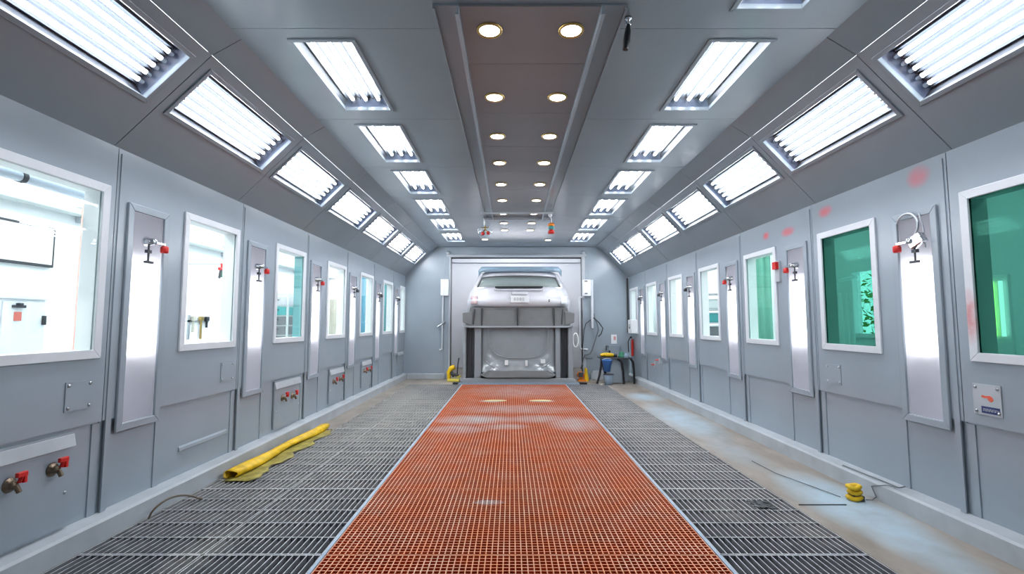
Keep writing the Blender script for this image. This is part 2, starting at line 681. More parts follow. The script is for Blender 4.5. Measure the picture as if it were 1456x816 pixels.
for (side, fn, y0, p, strip, win, ztop, X) in (('left', lw, L0, LP, l_strip, l_win, ZL, XL), ('right', rw, R0, RP, r_strip, r_win, ZR, XR)):
    b = MB()
    for k in KS:
        a, c = y0 + p * k, min(y0 + p * (k + 1), D)
        g = .003
        hs, hw = ins(strip(k), .03), ins(win(k), .035)
        b.holed((a + g, c - g), (ZJ, ztop), [hs, hw], fn, .09)
        # lower panels sit back a little; a post carries the strip light
        b.holed((a + g, c - g), (.1, ZJ + .02), [hs], lambda u, v, w: fn(u, v, w + .018), .06)
        b.holed((strip(k)[0] - .035, strip(k)[0] - .003), (.1, ZJ - .01), [], lambda u, v, w: fn(u, v, w + .011), .02)
        b.holed((strip(k)[1] + .003, strip(k)[1] + .05), (.1, ZJ - .01), [], lambda u, v, w: fn(u, v, w + .011), .02)
        b.holed((c - .05, c - g), (.1, ZJ - .01), [], lambda u, v, w: fn(u, v, w + .011), .02)
        b.holed((a - .012, a + .012), (.1, ztop), [], lambda u, v, w: fn(u, v, w + .03), .03, 1)
        b.holed((a + .02, a + .055), (.13, ztop - .03), [], lambda u, v, w: fn(u, v, w - .006), .01)
    b.holed((YB - .1, y0 + p * KS[0]), (.1, ztop), [], fn, .09)
    struct(b, 'wall_' + side, ['booth_paint_red_reflections' if side == 'right' else 'booth_paint', 'seam_dark'], 'pale grey panelled %s wall of the spray booth' % side, 'wall', bevel=.002)


def window(n, k, h, fn, side, pane, label):
    t = thing('window_%d' % n, label, 'window', fn(h[0], h[2], 0), kind='structure')
    b = MB(t)
    frame4(b, fn, h[0], h[1], h[2], h[3], .05, .014)
    b.build('frame', 'frame_oversprayed' if n == 8 else 'frame_white', bevel=.003)
    b = MB(t)
    i = ins(h, .036)
    f0 = fn

    def fn(u, v, w):
        return f0(u, v, w * .9 + .01)
    b.holed((i[0], i[1]), (i[2] - .0, i[2] + .012), [], fn, .1)
    b.holed((i[0], i[1]), (i[3] - .012, i[3]), [], fn, .1)
    b.holed((i[0], i[0] + .012), (i[2], i[3]), [], fn, .1)
    b.holed((i[1] - .012, i[1]), (i[2], i[3]), [], fn, .1, 1 if n == 3 else 0)
    b.build('reveal', ['room_white', 'teal_glass_edge'])
    b = MB(t)
    i = ins(h, .040)
    b.holed((i[0], i[1]), (i[2], i[3]), [], lambda u, v, w: f0(u, v, w + .002), .006)
    b.build('pane', pane)
    return t


wn = 1
for k in range(-1, 6):
    window(wn, k, l_win(k), lw, 'left', 'glass_clear', 'white framed window in the left wall, %s from the camera' % ORD[k + 1])
    wn += 1
for k in range(-1, 6):
    window(wn, k, r_win(k), rw, 'right', 'glass_teal' if k < 1 else ('glass_pale_teal' if k == 1 else 'glass_clear'),
           'white framed window%s in the right wall, %s from the camera' % (' with teal tinted glass' if k < 1 else '', ORD[k + 1]))
    wn += 1
# ------------------------------------------------------------------ tall strip lights in the walls


def strip_light(h, fn, s, label, kind, capm='red'):
    yc = (h[0] + h[1]) / 2
    t = thing('strip_light', label, 'wall light', fn(yc, h[2], 0), 'tall strip lights in the walls')
    b = MB(t)
    frame4(b, fn, h[0], h[1], h[2], h[3], .045, .016)
    b.build('frame', 'booth_paint', bevel=.004)
    i = ins(h, .032)
    b = MB(t)
    dp = .115
    b.holed((i[0], i[1]), (i[2], i[3]), [], lambda u, v, w: fn(u, v, w + dp), .01)
    b.holed((i[0], i[0] + .006), (i[2], i[3]), [], fn, dp)
    b.holed((i[1] - .006, i[1]), (i[2], i[3]), [], fn, dp)
    b.holed((i[0], i[1]), (i[2], i[2] + .006), [], fn, dp)
    b.holed((i[0], i[1]), (i[3] - .006, i[3]), [], fn, dp)
    b.build('housing', 'lamp_back')
    for q in (.32, .62):
        y = i[0] + (i[1] - i[0]) * q
        b = MB(t)
        b.tube([fn(y, 1.0, .07), fn(y, 1.62, .07)], .032, 10)
        b.build('tube', 'wall_tube_light')
    for q in (.32, .62):
        y = i[0] + (i[1] - i[0]) * q
        for z in (.98, 1.62):
            b = MB(t)
            b.holed((y - .034, y + .034), (z, z + .02), [], lambda u, v, w: fn(u, v, w + .036), .07)
            b.build('tube_holder', 'lamp_back', bevel=.004)
    b = MB(t)
    i2 = ins(h, .044)
    b.holed((i2[0], i2[1]), (i2[2], i2[3]), [], lambda u, v, w: fn(u, v, w + .006), .004)
    b.build('cover', 'frosted_cover')
    # spray-air coupling on a bracket over the glowing part
    zt = 1.72
    br = MB(t)
    d = '+x' if s > 0 else '-x'
    br.lathe([(.0, 0), (.028, 0), (.034, .012), (.026, .03), (.018, .07), (.0, .072)], ax(fn(yc - .02, zt, 0), d), 14)
    br.box(*sorted((fn(0, 0, -.05)[0], fn(0, 0, -.032)[0])), yc - .05, yc + .10, zt - .008, zt + .008)
    bo = br.build('bracket', 'chrome', bevel=.002)
    c = MB(t)
    c.lathe([(0, 0), (.02, 0), (.024, .008), (.024, .036), (.016, .046), (0, .046)], ax(fn(yc + .10, zt - .055, -.042), '+z'), 14)
    c.build('cap', capm, parent=bo, label='red cap' if capm == 'red' else None)
    c = MB(t)
    c.box(*sorted((fn(0, 0, -.05)[0], fn(0, 0, -.03)[0])), yc - .055, yc - .02, zt - .075, zt - .055)
    c.tube([fn(yc - .035, zt - .02, -.04), fn(yc - .035, zt - .13, -.04)], .006, 6)
    c.box(*sorted((fn(0, 0, -.05)[0], fn(0, 0, -.03)[0])), yc - .06, yc + .0, zt - .14, zt - .125)
    c.build('trigger', 'dark_steel', parent=bo)
    if kind == 'hose':
        c = MB(t)
        P = [fn(yc - .02, zt + .03, -.04)]
        for q in range(13):
            a = -1.9 - q * .33
            P.append(fn(yc + .02 + .085 * math.cos(a), zt + .10 + .085 * math.sin(a), -.035))
        c.tube(P, .007, 7)
        c.tube([fn(yc - .06, zt + .17, -.02), fn(yc - .085, zt + .07, -.02), fn(yc - .09, zt - .05, -.02)], .005, 6)
        c.build('hose_loop', 'steel')
        c = MB(t)
        c.prism([(-.05, -.035), (.05, -.035), (.055, .02), (.02, .035), (-.045, .03)],
                Matrix.Translation(fn(yc - .06, zt + .0, -.06)) @ Matrix(((0, 0, 1, 0), (1, .4, 0, 0), (-.4, 1, 0, 0), (0, 0, 0, 1))), .04)
        c.build('gun_body', 'chrome', bevel=.008)
    return t


for k in range(-1, 6):
    if k >= 0:
        cm, cw = ('red', 'red') if k <= 2 else ('dark_steel', 'dark')
        strip_light(l_strip(k), lw, 1, 'tall narrow wall light with a %s capped bracket, left wall, %s from the camera' % (cw, ORD[k]), '', cm)
        strip_light(r_strip(k), rw, -1, 'tall narrow wall light with a %s, right wall, %s from camera' % ('looped hose and gun' if k == 0 else cw + ' capped bracket', ORD[k]), 'hose' if k == 0 else '', cm)

# ------------------------------------------------------------------ sloping panels, ceiling
CLx, CLz = -1.79, 2.80
CRx, CRz = 2.05, 2.79


def slope_fn(x0, z0, x1, z1, sgn):
    d = Vector((x1 - x0, 0, z1 - z0))
    L = d.length
    d.normalize()
    n = Vector((-d.z, 0, d.x)) if sgn > 0 else Vector((d.z, 0, -d.x))  # pointing outwards, away from the room
    if n.z < 0:
        n = -n

    def fn(u, v, w):
        p = Vector((x0, 0, z0)) + d * v + n * w
        return (p.x, u, p.z)
    return fn, L, math.atan2(d.z, abs(d.x))


sl, LL, angL = slope_fn(XL, ZL, CLx, CLz, 1)
sr, LR, angR = slope_fn(XR, ZR, CRx, CRz, -1)
sl2, LL2, _ = slope_fn(CLx, CLz, CL, ZC, 1)
sr2, LR2, _ = slope_fn(CRx, CRz, CR, ZC, -1)
VF = (.335, .70)                         # lamp opening up the slope
FL = 1.12


def lf(k):
    return 2.84 + 1.285 * k


def rf(k):
    return 2.82 + 1.265 * k


for (side, fn, fn2, L, L2, f0, pit) in (('left', sl, sl2, LL, LL2, lf, 1.285), ('right', sr, sr2, LR, LR2, rf, 1.265)):
    b = MB()
    for k in range(-4, 6):
        a = f0(k) - .075
        c = min(f0(k + 1) - .075, D) if k < 5 else D
        a2 = max(a, YB)
        holes = [(f0(k) + .012, f0(k) + FL - .012, VF[0] + .012, VF[1] - .012)] if k >= -1 else []
        b.holed((a2 + .003, c - .003), (0, L - .002), holes, fn, .02)
        b.holed((a2 + .003, c - .003), (0, L2), [], fn2, .02)
        b.holed((a2 - .012, a2 + .012), (0, L), [], lambda u, v, w: fn(u, v, w + .012), .012, 1)
        b.holed((a2 - .012, a2 + .012), (0, L2), [], lambda u, v, w: fn2(u, v, w + .012), .012, 1)
    struct(b, 'ceiling_' + side, ['ceiling_paint', 'seam_dark'], 'sloping grey panels between %s wall and ceiling' % side, 'ceiling', bevel=.002)


def cf(u, v, w):
    return (v, u, ZC + w)


def yc_(k):
    return 2.66 + 1.236 * k


b = MB()
for k in range(-4, 7):
    a, c = max(yc_(k), YB), min(yc_(k + 1), D)
    holes = []
    if -1 <= k <= 5:
        for (x0, x1) in ((-1.33, -.95), (1.20, 1.58)):
            if k < 0 and x0 < 0:
                continue
            holes.append((yc_(k) + .11 + .012, yc_(k) + 1.06 - .012, x0 + .012, x1 - .012))
    b.holed((a + .002, c - .002), (CL, CR), holes, cf, .02)
    b.holed((a - .012, a + .012), (CL, CR), [], lambda u, v, w: cf(u, v, w + .012), .012, 1)
struct(b, 'ceiling', ['ceiling_paint', 'seam_dark'], 'flat grey metal ceiling panels of the booth', 'ceiling', bevel=.0015)

# centre panel between rails
b = MB()
ys = [2.44] + [3.01 + .735 * i for i in range(7)]
ys[-1] = 7.5
for i in range(7):
    b.box(-.28, .48, ys[i] + .002, ys[i + 1] - .002, ZC - .016, ZC - .001)
struct(b, 'trim_4', ['centre_panel'], 'glossy grey centre ceiling panel that carries the round downlights', 'ceiling panel', bevel=.0015)
for (n, xa, xb, s, lab) in ((5, -.42, -.28, 1, 'left'), (6, .48, .62, -1, 'right')):
    b = MB()
    b.box(xa, xb, 2.44, 7.55, ZC - .012, ZC - .001)
    xi = xb if s > 0 else xa
    b.box(min(xi, xi - s * .012), max(xi, xi - s * .012), 2.44, 7.55, ZC - .055, ZC - .012, 1)
    b.box(min(xi - s * .02, xi), max(xi - s * .02, xi), 2.44, 7.55, ZC - .06, ZC - .05, 1)
    xo = xa if s > 0 else xb
    b.box(min(xo, xo + s * .012), max(xo, xo + s * .012), 2.44, 7.55, ZC - .028, ZC - .012)
    struct(b, 'trim_%d' % n, ['ceiling_paint', 'booth_paint'], 'steel rail along the %s edge of the centre ceiling panel' % lab, 'rail', bevel=.002)
b = MB()
b.box(-.46, .64, 6.99, 7.02, ZC - .085, ZC - .060)
b.box(-.42, .62, 7.55, 7.565, ZC - .06, ZC - .001)
struct(b, 'trim_7', ['frame_grey'], 'crossbar under the far end of the centre ceiling panel', 'rail', bevel=.003)

# ------------------------------------------------------------------ fluorescent fixtures
def fixture(name, label, group, w, ln, ntube, deep, tilt_cover):
    """local frame: opening in the plane z = 0, room below, length along y, width along x"""
    t = thing(name, label, 'ceiling light', (0, 0, 0), group)

    def fn(u, v, q):
        return (v, u, q)
    b = MB()
    frame4(b, fn, -.014, ln + .014, -.014, w + .014, .028, .010)
    b.build('frame', 'ceiling_paint', parent=t, bevel=.003)
    b = MB()
    # pan: sloping sides so the lamp box narrows upwards
    e = .03
    lo = [(0, 0), (w, 0), (w, ln), (0, ln)]
    hi = [(e, e), (w - e, e), (w - e, ln - e), (e, ln - e)]
    vs = [(x, y, .0) for x, y in lo] + [(x, y, deep) for x, y in hi]
    b.add(vs, [(0, 1, 5, 4), (2, 3, 7, 6)], 1)
    b.add(vs, [(1, 2, 6, 5), (3, 0, 4, 7), (4, 5, 6, 7)], 0)
    # reflector ridges between the tubes
    for i in range(ntube + 1):
        x = e + .01 + (w - 2 * e - .02) * i / ntube
        b.prism([(x - .016, deep - .002), (x + .016, deep - .002), (x, deep - .026)],
                Matrix(((1, 0, 0, 0), (0, 0, 1, e + .02), (0, 1, 0, 0), (0, 0, 0, 1))), ln - 2 * e - .04)
    b.build('reflector', ['reflector', 'reflector_end'], parent=t)
    for i in range(ntube):
        x = e + .01 + (w - 2 * e - .02) * (i + .5) / ntube
        b = MB()
        b.tube([(x, .075, deep - .034), (x, ln - .075, deep - .034)], .0115, 8)
        tb = b.build('tube', 'tube_light', parent=t)
        b = MB()
        for (ya, yb) in ((.045, .078), (ln - .078, ln - .045)):
            b.tube([(x, ya, deep - .034), (x, yb, deep - .034)], .016, 8)
            b.box(x - .012, x + .012, ya, yb, deep - .03, deep)
        b.build('end_caps', 'steel', parent=tb)
    b = MB()
    b.box(.02, w - .02, .02, ln - .02, .004, .008)
    b.build('cover', 'lamp_cover', parent=t)
    return t


wS = VF[1] - VF[0]
proto = fixture('slope_light', '', 'fluorescent lights in the sloping panels', wS, FL, 5, .085, 0)
pc = fixture('ceiling_light', '', 'fluorescent lights in the flat ceiling', .38, .95, 3, .085, 0)
first = [True, True]


def place(p, idx, loc, rot, label):
    if first[idx]:
        first[idx] = False
        CH[p.name] = kids(p)
        for c in CH[p.name]:
            CH[c.name] = kids(c)
        p.location, p.rotation_euler, p['label'] = loc, rot, label
        return p
    return copy_tree(p, None, loc, rot, label)


for k in range(-1, 6):
    p = sl(lf(k), VF[0], 0)
    place(proto, 0, p, (0, -angL, 0), 'five tube light panel in the left sloping panels, %s from the camera' % ORD[k + 1])
for k in range(-1, 6):
    p = sr(rf(k), VF[1], 0)
    place(proto, 0, p, (0, angR, 0), 'five tube light panel in the right sloping panels, %s from the camera' % ORD[k + 1])
for k in range(0, 6):
    place(pc, 1, (-1.33, yc_(k) + .11, ZC), (0, 0, 0), 'three tube light panel in the flat ceiling left of centre, %s from the camera' % ORD[k])
for k in range(-1, 6):
    place(pc, 1, (1.20, yc_(k) + .11, ZC), (0, 0, 0), 'three tube light panel in the flat ceiling right of centre, %s from the camera' % ORD[k + 1])
# downlights
dl = thing('downlight', '', 'downlight', (0, 0, 0), 'round downlights in the ceiling')
b = MB()
b.lathe([(.058, 0), (.062, -.010), (.070, -.010), (.075, -.004), (.075, 0)], Matrix.Identity(4), 28)
b.build('trim_ring', 'brass', parent=dl)
b = MB()
b.lathe([(0, -.006), (.03, -.0062), (.058, -.004), (.058, 0)], Matrix.Identity(4), 28)
b.build('lens', 'downlight_light', parent=dl)
CH[dl.name] = kids(dl)
DY = [2.65, 3.47, 4.22, 4.94, 5.72, 6.48, 7.27, 8.05, 8.66]
dfirst = True
for i, y in enumerate(DY):
    for x, w in ((-.125, 'left'), (.345, 'right')):
        loc = (x, y, ZC - .016 if y < 7.5 else ZC)
        lab = 'round brass rimmed downlight in the %s row of the centre ceiling, %s from the camera' % (w, ORD[i])
        if dfirst:
            dl.location, dl['label'] = loc, lab
            dfirst = False
        else:
            copy_tree(dl, None, loc, None, lab)
copy_tree(dl, None, (-.53, 9.62, ZC), None, 'lone round downlight near the back wall, above the car to the left')
copy_tree(dl, None, (.75, 9.70, ZC), None, 'lone round downlight near the back wall, above the car to the right')

# ------------------------------------------------------------------ back wall with the opening, front wall
OX0, OX1, OZ = -1.35, 1.575, 2.675
b = MB()


def bw(u, v, w):
    return (u, D + w, v)


b.holed((XL - .1, XR + .1), (-.02, ZC + .1), [(OX0, OX1, -.05, OZ)], bw, .10)
struct(b, 'wall_back', ['booth_paint'], 'pale grey end wall with a wide opening behind the car', 'wall')
b = MB()
b.box(XL - .1, XR + .1, YB - .1, YB, 0, ZC + .1)
struct(b, 'wall_front', ['booth_paint'], 'grey end wall behind the photographer', 'wall')
b = MB()
b.box(-1.475, 1.70, D - .03, D, OZ + .03, ZC - .005)
b.box(-1.475, OX0, D - .03, D, 0, OZ + .03)
b.box(OX1, 1.70, D - .03, D, 0, OZ + .03)
struct(b, 'trim_8', ['booth_paint'], 'raised grey surround of the opening behind the car', 'door surround', bevel=.006)
b = MB()
b.tube([(-1.43, D - .055, OZ + .028), (1.66, D - .055, OZ + .028)], .026, 12)
b.box(-1.40, 1.62, D - .04, D - .02, OZ - .01, OZ + .02)
b.box(OX0 - .02, OX0 + .012, D - .045, D + .1, 0, OZ)
b.box(OX1 - .012, OX1 + .05, D - .045, D + .1, 0, OZ)
b.box(OX0 + .012, OX0 + .024, D + .06, D + .1, 0, OZ, 1)
b.box(OX1 - .024, OX1 - .012, D + .06, D + .1, 0, OZ, 1)
b.box(OX0, OX1, D + .06, D + .1, OZ - .03, OZ, 1)
struct(b, 'trim_9', ['frame_grey', 'charcoal'], 'rounded pale metal edge along the top and sides of the opening', 'door trim', bevel=.003)
for (x, lab) in ((-1.40, 'left'), (1.60, 'right')):
    b = MB()
    b.lathe([(0, 0), (.045, 0), (.045, .02), (.02, .035), (0, .035)], ax((x, D - .03, OZ + .085), '-y'), 16)
    tag(b.build('bolt_cap', 'frame_grey'), 'small metal cap over the %s end of the opening\'s top rail' % lab, 'cap')

b = MB()
b.box(2.545, 2.58, D - .03, D, 1.0, 2.20)
struct(b, 'trim_10', ['charcoal'], 'dark seal strip in the far right corner', 'trim')

# bay beyond the opening, closed by a pale shutter
YS = D + 2.75
b = MB()
b.box(-2.6, 2.8, YS, YS + .08, 0, 3.4)
b.box(-2.68, -2.6, D + .1, YS, 0, 3.4)
b.box(2.8, 2.88, D + .1, YS, 0, 3.4)
b.box(-2.6, 2.8, D + .1, YS, 3.4, 3.46)
struct(b, 'wall_bay', ['shutter'], 'pale walls of the bay behind the car', 'wall')
b = MB()
b.box(-2.55, 2.75, YS - .05, YS, 0, 2.86)
b.box(-2.55, 2.75, YS - .09, YS, 2.885, 3.05)
for x in (-1.62, 1.90):
    b.box(x - .05, x + .05, YS - .13, YS - .09, 2.90, 2.98)
struct(b, 'door_1', ['shutter'], 'pale grey shutter door behind the car', 'door', bevel=.005)
t = thing('added_bay_light', 'added unseen ceiling lamp lighting the bay behind the car', 'ceiling light', (0, D + 1.0, 3.36))  # lamp added out of view to brighten the bay and shutter
b = MB(t)
b.box(-1.6, 1.8, D + .85, D + 1.15, 3.34, 3.40)
b.build('housing', 'frame_white')
b = MB(t)
b.box(-1.55, 1.75, D + .88, D + 1.12, 3.325, 3.34)
b.build('diffuser', 'bay_fill_light')

# ------------------------------------------------------------------ rooms on both sides
XLo, XRo = -4.5, 5.0
def shell(parts):
    for (nm, lab, cat, bx) in parts:
        b = MB()
        b.box(*bx)
        struct(b, nm, ['room_white'], lab, cat)


shell((('wall_west', 'white side wall of the bright room seen through the left windows', 'wall', (XLo - .1, XLo, -.5, 15, 0, 3.1)),
       ('wall_northwest', 'white far wall of the bright room seen through the left windows', 'wall', (XLo, XL - .13, 15, 15.1, 0, 3.1)),
       ('wall_southwest', 'white near wall of the bright room seen through the left windows', 'wall', (XLo, XL - .13, -.6, -.5, 0, 3.1)),
       ('ceiling_west', 'white ceiling of the bright room seen through the left windows', 'ceiling', (XLo - .1, XL - .13, -.6, 15.1, 3.1, 3.2)),
       ('wall_northeast', 'white far wall of the room seen through the right windows', 'wall', (XR + .13, XRo, 15, 15.1, 0, 3.1)),
       ('wall_southeast', 'white near wall of the room seen through the right windows', 'wall', (XR + .13, XRo, -.6, -.5, 0, 3.1)),
       ('ceiling_east', 'white ceiling of the room seen through the right windows', 'ceiling', (XR + .13, XRo + .1, -.6, 15.1, 3.1, 3.2))))
b = MB()
b.box(XLo - .1, XL - .13, -.6, 15.1, -.16, 0)
struct(b, 'floor_west', ['room_white'], 'white floor of the room beyond the left windows', 'floor')


def rr(u, v, w):
    return (XRo + w, u, v)


b = MB()
b.holed((-.5, 15), (0, 3.1), [(5.75, 7.0, 1.05, 1.95)], rr, .1)
struct(b, 'wall_east', ['room_white'], 'white side wall of the room seen through the right windows', 'wall')
b = MB()
b.box(XR + .13, XRo + .1, -.6, 15.1, -.16, 0)
struct(b, 'floor_east', ['room_pale'], 'pale floor of the room beyond the right windows', 'floor')
t = thing('window_15', 'window to the outside with a tree behind it, seen through the teal glass', 'window', (XRo, 6.4, 1.05), kind='structure')
b = MB(t)
frame4(b, rr, 5.70, 7.05, 1.0, 2.0, .06, .03)
frame4(b, rr, 5.72, 6.40, 1.02, 1.98, .035, .02)
b.build('frame', 'room_white')
b = MB(t)
b.box(XRo + .04, XRo + .045, 5.75, 7.0, 1.05, 1.95)
b.build('pane', 'glass_clear')
# tree outside
t = thing('tree', 'leafy green tree outside the far window beyond the teal glass', 'tree', (7.0, 8.4, 0))
b = MB(t)
b.tube([(7.0, 8.4, 0), (7.05, 8.35, .8), (7.0, 8.4, 1.5)], .08, 8, radii=[.11, .08, .05])
b.build('trunk', 'bark')
b = MB(t)
for i in range(700):
    a, c, q = random.uniform(0, 6.283), random.uniform(-1, 1), random.random() ** .4
    sx = math.sqrt(1 - c * c)
    p = Vector((7.0 + .9 * q * sx * math.cos(a), 8.4 + 1.0 * q * sx * math.sin(a), 1.55 + .75 * q * c))
    u = Vector((random.gauss(0, 1), random.gauss(0, 1), random.gauss(0, 1))).normalized()
    w = u.orthogonal().normalized()
    L = random.uniform(.06, .1)
    n_ = u.cross(w) * .006
    b.add([p - u * L, p + w * L * .45 + n_, p + u * L, p - w * L * .45 + n_], [(0, 1, 2, 3)])
b.build('foliage', 'leaf')


def added_room_lamp(x, y0, y1, z, mat, label):  # unseen lamps added to brighten the rooms behind the windows
    t = thing('ceiling_lamp', label, 'ceiling light', (x, (y0 + y1) / 2, z))  # added unseen lamp, only there to brighten the room
    b = MB(t)
    b.box(x - .22, x + .22, y0, y1, z, 3.098)
    b.build('housing', 'white_paint', bevel=.01)
    b = MB(t)
    b.box(x - .2, x + .2, y0 + .02, y1 - .02, z - .015, z)
    b.build('diffuser', mat)


added_room_lamp(-3.4, 1.2, 5.0, 3.0, 'room_fill_light', 'added unseen ceiling lamp lighting the left room, near end')
added_room_lamp(-3.4, 5.6, 9.4, 3.0, 'room_fill_light', 'added unseen ceiling lamp lighting the left room, middle')
added_room_lamp(-3.4, 10.0, 13.8, 3.0, 'room_fill_light', 'added unseen ceiling lamp lighting the left room, far end')
added_room_lamp(3.8, 1.2, 5.0, 3.0, 'right_fill_light', 'added unseen ceiling lamp lighting the right room, near end')
added_room_lamp(3.8, 5.6, 9.4, 3.0, 'right_fill_light', 'added unseen ceiling lamp lighting the right room, middle')
added_room_lamp(3.8, 10.0, 13.8, 3.0, 'room_fill_light', 'added unseen ceiling lamp lighting the right room, far end')

# --- left room contents
t = thing('wall_screen', 'white screen in a thin dark frame on the wall beyond the nearest left window', 'screen', (-4.47, 4.1, 1.73))
b = MB(t)
b.box(-4.5, -4.46, 3.55, 4.66, 1.74, 2.13)
b.build('casing', 'dark_steel', bevel=.006)
b = MB(t)
b.box(-4.462, -4.456, 3.575, 4.635, 1.765, 2.105)
b.build('screen', 'screen_white')
t = thing('metal_cabinet', 'white metal cabinet with a small red sticker beyond the nearest left window', 'cabinet', (-3.85, 3.3, 0))
b = MB(t)
b.box(-4.1, -3.62, 2.7, 3.74, 0, 1.38)
b.box(-4.12, -3.60, 2.68, 3.76, 1.38, 1.42)
b.build('body', 'white_paint', bevel=.006)
for (y0, y1) in ((2.72, 3.40), (3.415, 3.73)):
    b = MB(t)
    b.box(-3.62, -3.605, y0, y1, .05, 1.36)
    dr = b.build('door', 'white_paint', bevel=.004)
    b = MB(t)
    if y0 > 3:
        b.box(-3.605, -3.585, 3.47, 3.56, 1.315, 1.335)
        b.box(-3.605, -3.575, 3.50, 3.53, 1.335, 1.35)
        b.build('handle', 'dark_steel', parent=dr, bevel=.003)
        b = MB(t)
        b.box(-3.605, -3.602, 3.49, 3.545, 1.22, 1.285)
        b.build('sticker', 'sticker_red', parent=dr)
        b = MB(t)
        b.box(-3.605, -3.59, 3.70, 3.725, 1.19, 1.26)
        b.build('lock', 'black', parent=dr)
t = thing('ceiling_duct', 'white duct along the far wall of the left room, behind the window', 'duct', (-4.4, 5, 2.3))
b = MB(t)
b.box(-4.5, -4.36, 2.0, 12.0, 2.30, 2.36)
b.build('rail', 'room_pale', bevel=.01)
b = MB(t)
for y in (4.9, 7.4, 9.9):
    b.box(-4.5, -4.34, y, y + .05, 2.24, 2.40)
b.build('clamp', 'frame_grey')
b = MB()
b.tube([(-3.9, 4.32, 0), (-3.9, 4.32, 3.098)], .011, 8)
tag(b.build('pipe', 'pale_red'), 'thin pale red vertical pipe beyond the nearest left window', 'pipe')
b = MB()
b.tube([(-3.95, 4.42, 0), (-3.95, 4.42, 3.1)], .02, 8)
tag(b.build('pipe', 'room_pale'), 'pale grey vertical pipe beside the red one beyond the left window', 'pipe')
t = thing('hanging_tube_lamp', 'long tube lamp with dark clamps along the top of the nearest left window', 'lamp', (-2.66, 2.4, 2.04))
b = MB(t)
b.tube([(-2.62, 1.6, 1.982), (-2.62, 2.98, 1.982)], .028, 12)
b.build('tube', 'tube_glass')
b = MB(t)
for y in (1.7, 2.52, 2.95):
    b.tube([(-2.62, y - .012, 1.982), (-2.62, y + .012, 1.982)], .034, 12)
    b.box(-2.63, -2.61, y - .006, y + .006, 2.01, 3.098)
b.build('clamp', 'dark_steel')


def hook_tool(loc, s, name, label, cat, m1, m2):
    """a wall-hung spray gun: body, handle, cup"""
    x, y, z = loc
    t = thing(name, label, cat, loc)
    b = MB(t)
    b.tube([(x, y - .07, z), (x, y + .06, z)], .022, 8)
    b.tube([(x, y + .05, z), (x, y + .10, z + .01)], .014, 8)
    b.box(x - .01, x + .01, y - .03, y + .02, z + .02, z + .08)
    b.build('body', m1, bevel=.003)
    b = MB(t)
    b.tube([(x, y - .03, z), (x, y - .06, z - .13)], .016, 8)
    b.build('handle', 'charcoal')
    b = MB(t)
    b.lathe([(0, 0), (.03, 0), (.036, .05), (.03, .09), (0, .09)], ax((x, y + .03, z - .11), '+z'), 12)
    b.build('cup', m2)
    b = MB(t)
    b.box(min(x, x + s * .498), max(x, x + s * .498), y - .008, y + .008, z + .06, z + .075)
    b.build('arm', 'steel')


hook_tool((-4.0, 6.62, 1.95), -1, 'hanging_spray_gun', 'red spray gun hung up beyond the second left window', 'spray gun', 'red', 'green')
t = thing('tool_rack', 'small rack of hand tools on the wall beyond the second left window', 'tool rack', (-4.47, 6.9, 1.2))
b = MB(t)
b.box(-4.5, -4.48, 6.7, 7.15, 1.22, 1.25)
b.box(-4.5, -4.48, 6.7, 6.73, .98, 1.32)
b.build('rail', 'steel')
for i, (y, ln, m) in enumerate(((6.78, .18, 'beige'), (6.95, .28, 'brass'), (7.08, .12, 'black'))):
    b = MB(t)
    b.tube([(-4.47, y, 1.26), (-4.47, y, 1.26 - ln)], .016, 8)
    b.box(-4.49, -4.45, y - .03, y + .03, 1.24, 1.30)
    b.build('tool', m)
t = thing('drawer_cabinet', 'pale green drawer cabinet stacked with boxes beyond the third left window', 'cabinet', (-4.0, 8.6, 0))
b = MB(t)
b.box(-4.3, -3.8, 8.2, 8.75, 0, 1.72)
b.build('body', 'room_pale', bevel=.006)
for i in range(5):
    b = MB(t)
    b.box(-3.8, -3.785, 8.23, 8.72, .85 + i * .165, .99 + i * .165)
    b.box(-4.27, -3.83, 8.18, 8.2, .85 + i * .165, .99 + i * .165)
    dr = b.build('drawer', ['frame_grey', 'teal'][i % 2] if i > 2 else 'cable_grey', bevel=.003)
    b = MB(t)
    b.box(-4.15, -3.95, 8.165, 8.18, .93 + i * .165, .95 + i * .165)
    b.build('handle', 'dark_steel', parent=dr)


def curtain(x0, x1, y, z0, z1, mat, label, waves=3, name='curtain'):
    b = MB()
    n = 8 * waves
    rows = []
    for z in (z0, z1):
        rows.append([(x0 + (x1 - x0) * i / n, y + .02 * math.sin(i * math.pi / 4), z) for i in range(n + 1)])
    b.grid(rows)
    return tag(b.build(name, mat, solid=.012), label, 'curtain')


curtain(-4.15, -3.72, 11.0, 0, 1.75, 'beige', 'beige hanging sheet beyond the fourth left window')
curtain(-3.13, -2.98, 9.85, 0, 2.3, 'blue_cloth', 'blue hanging strip beyond the fifth left window', 2)
curtain(-3.05, -2.86, 11.3, 0, 2.3, 'teal', 'teal hanging strip beyond the sixth left window', 2)
curtain(-2.95, -2.78, 12.7, 0, 2.3, 'blue_cloth', 'blue hanging strip beyond the farthest left window', 2)
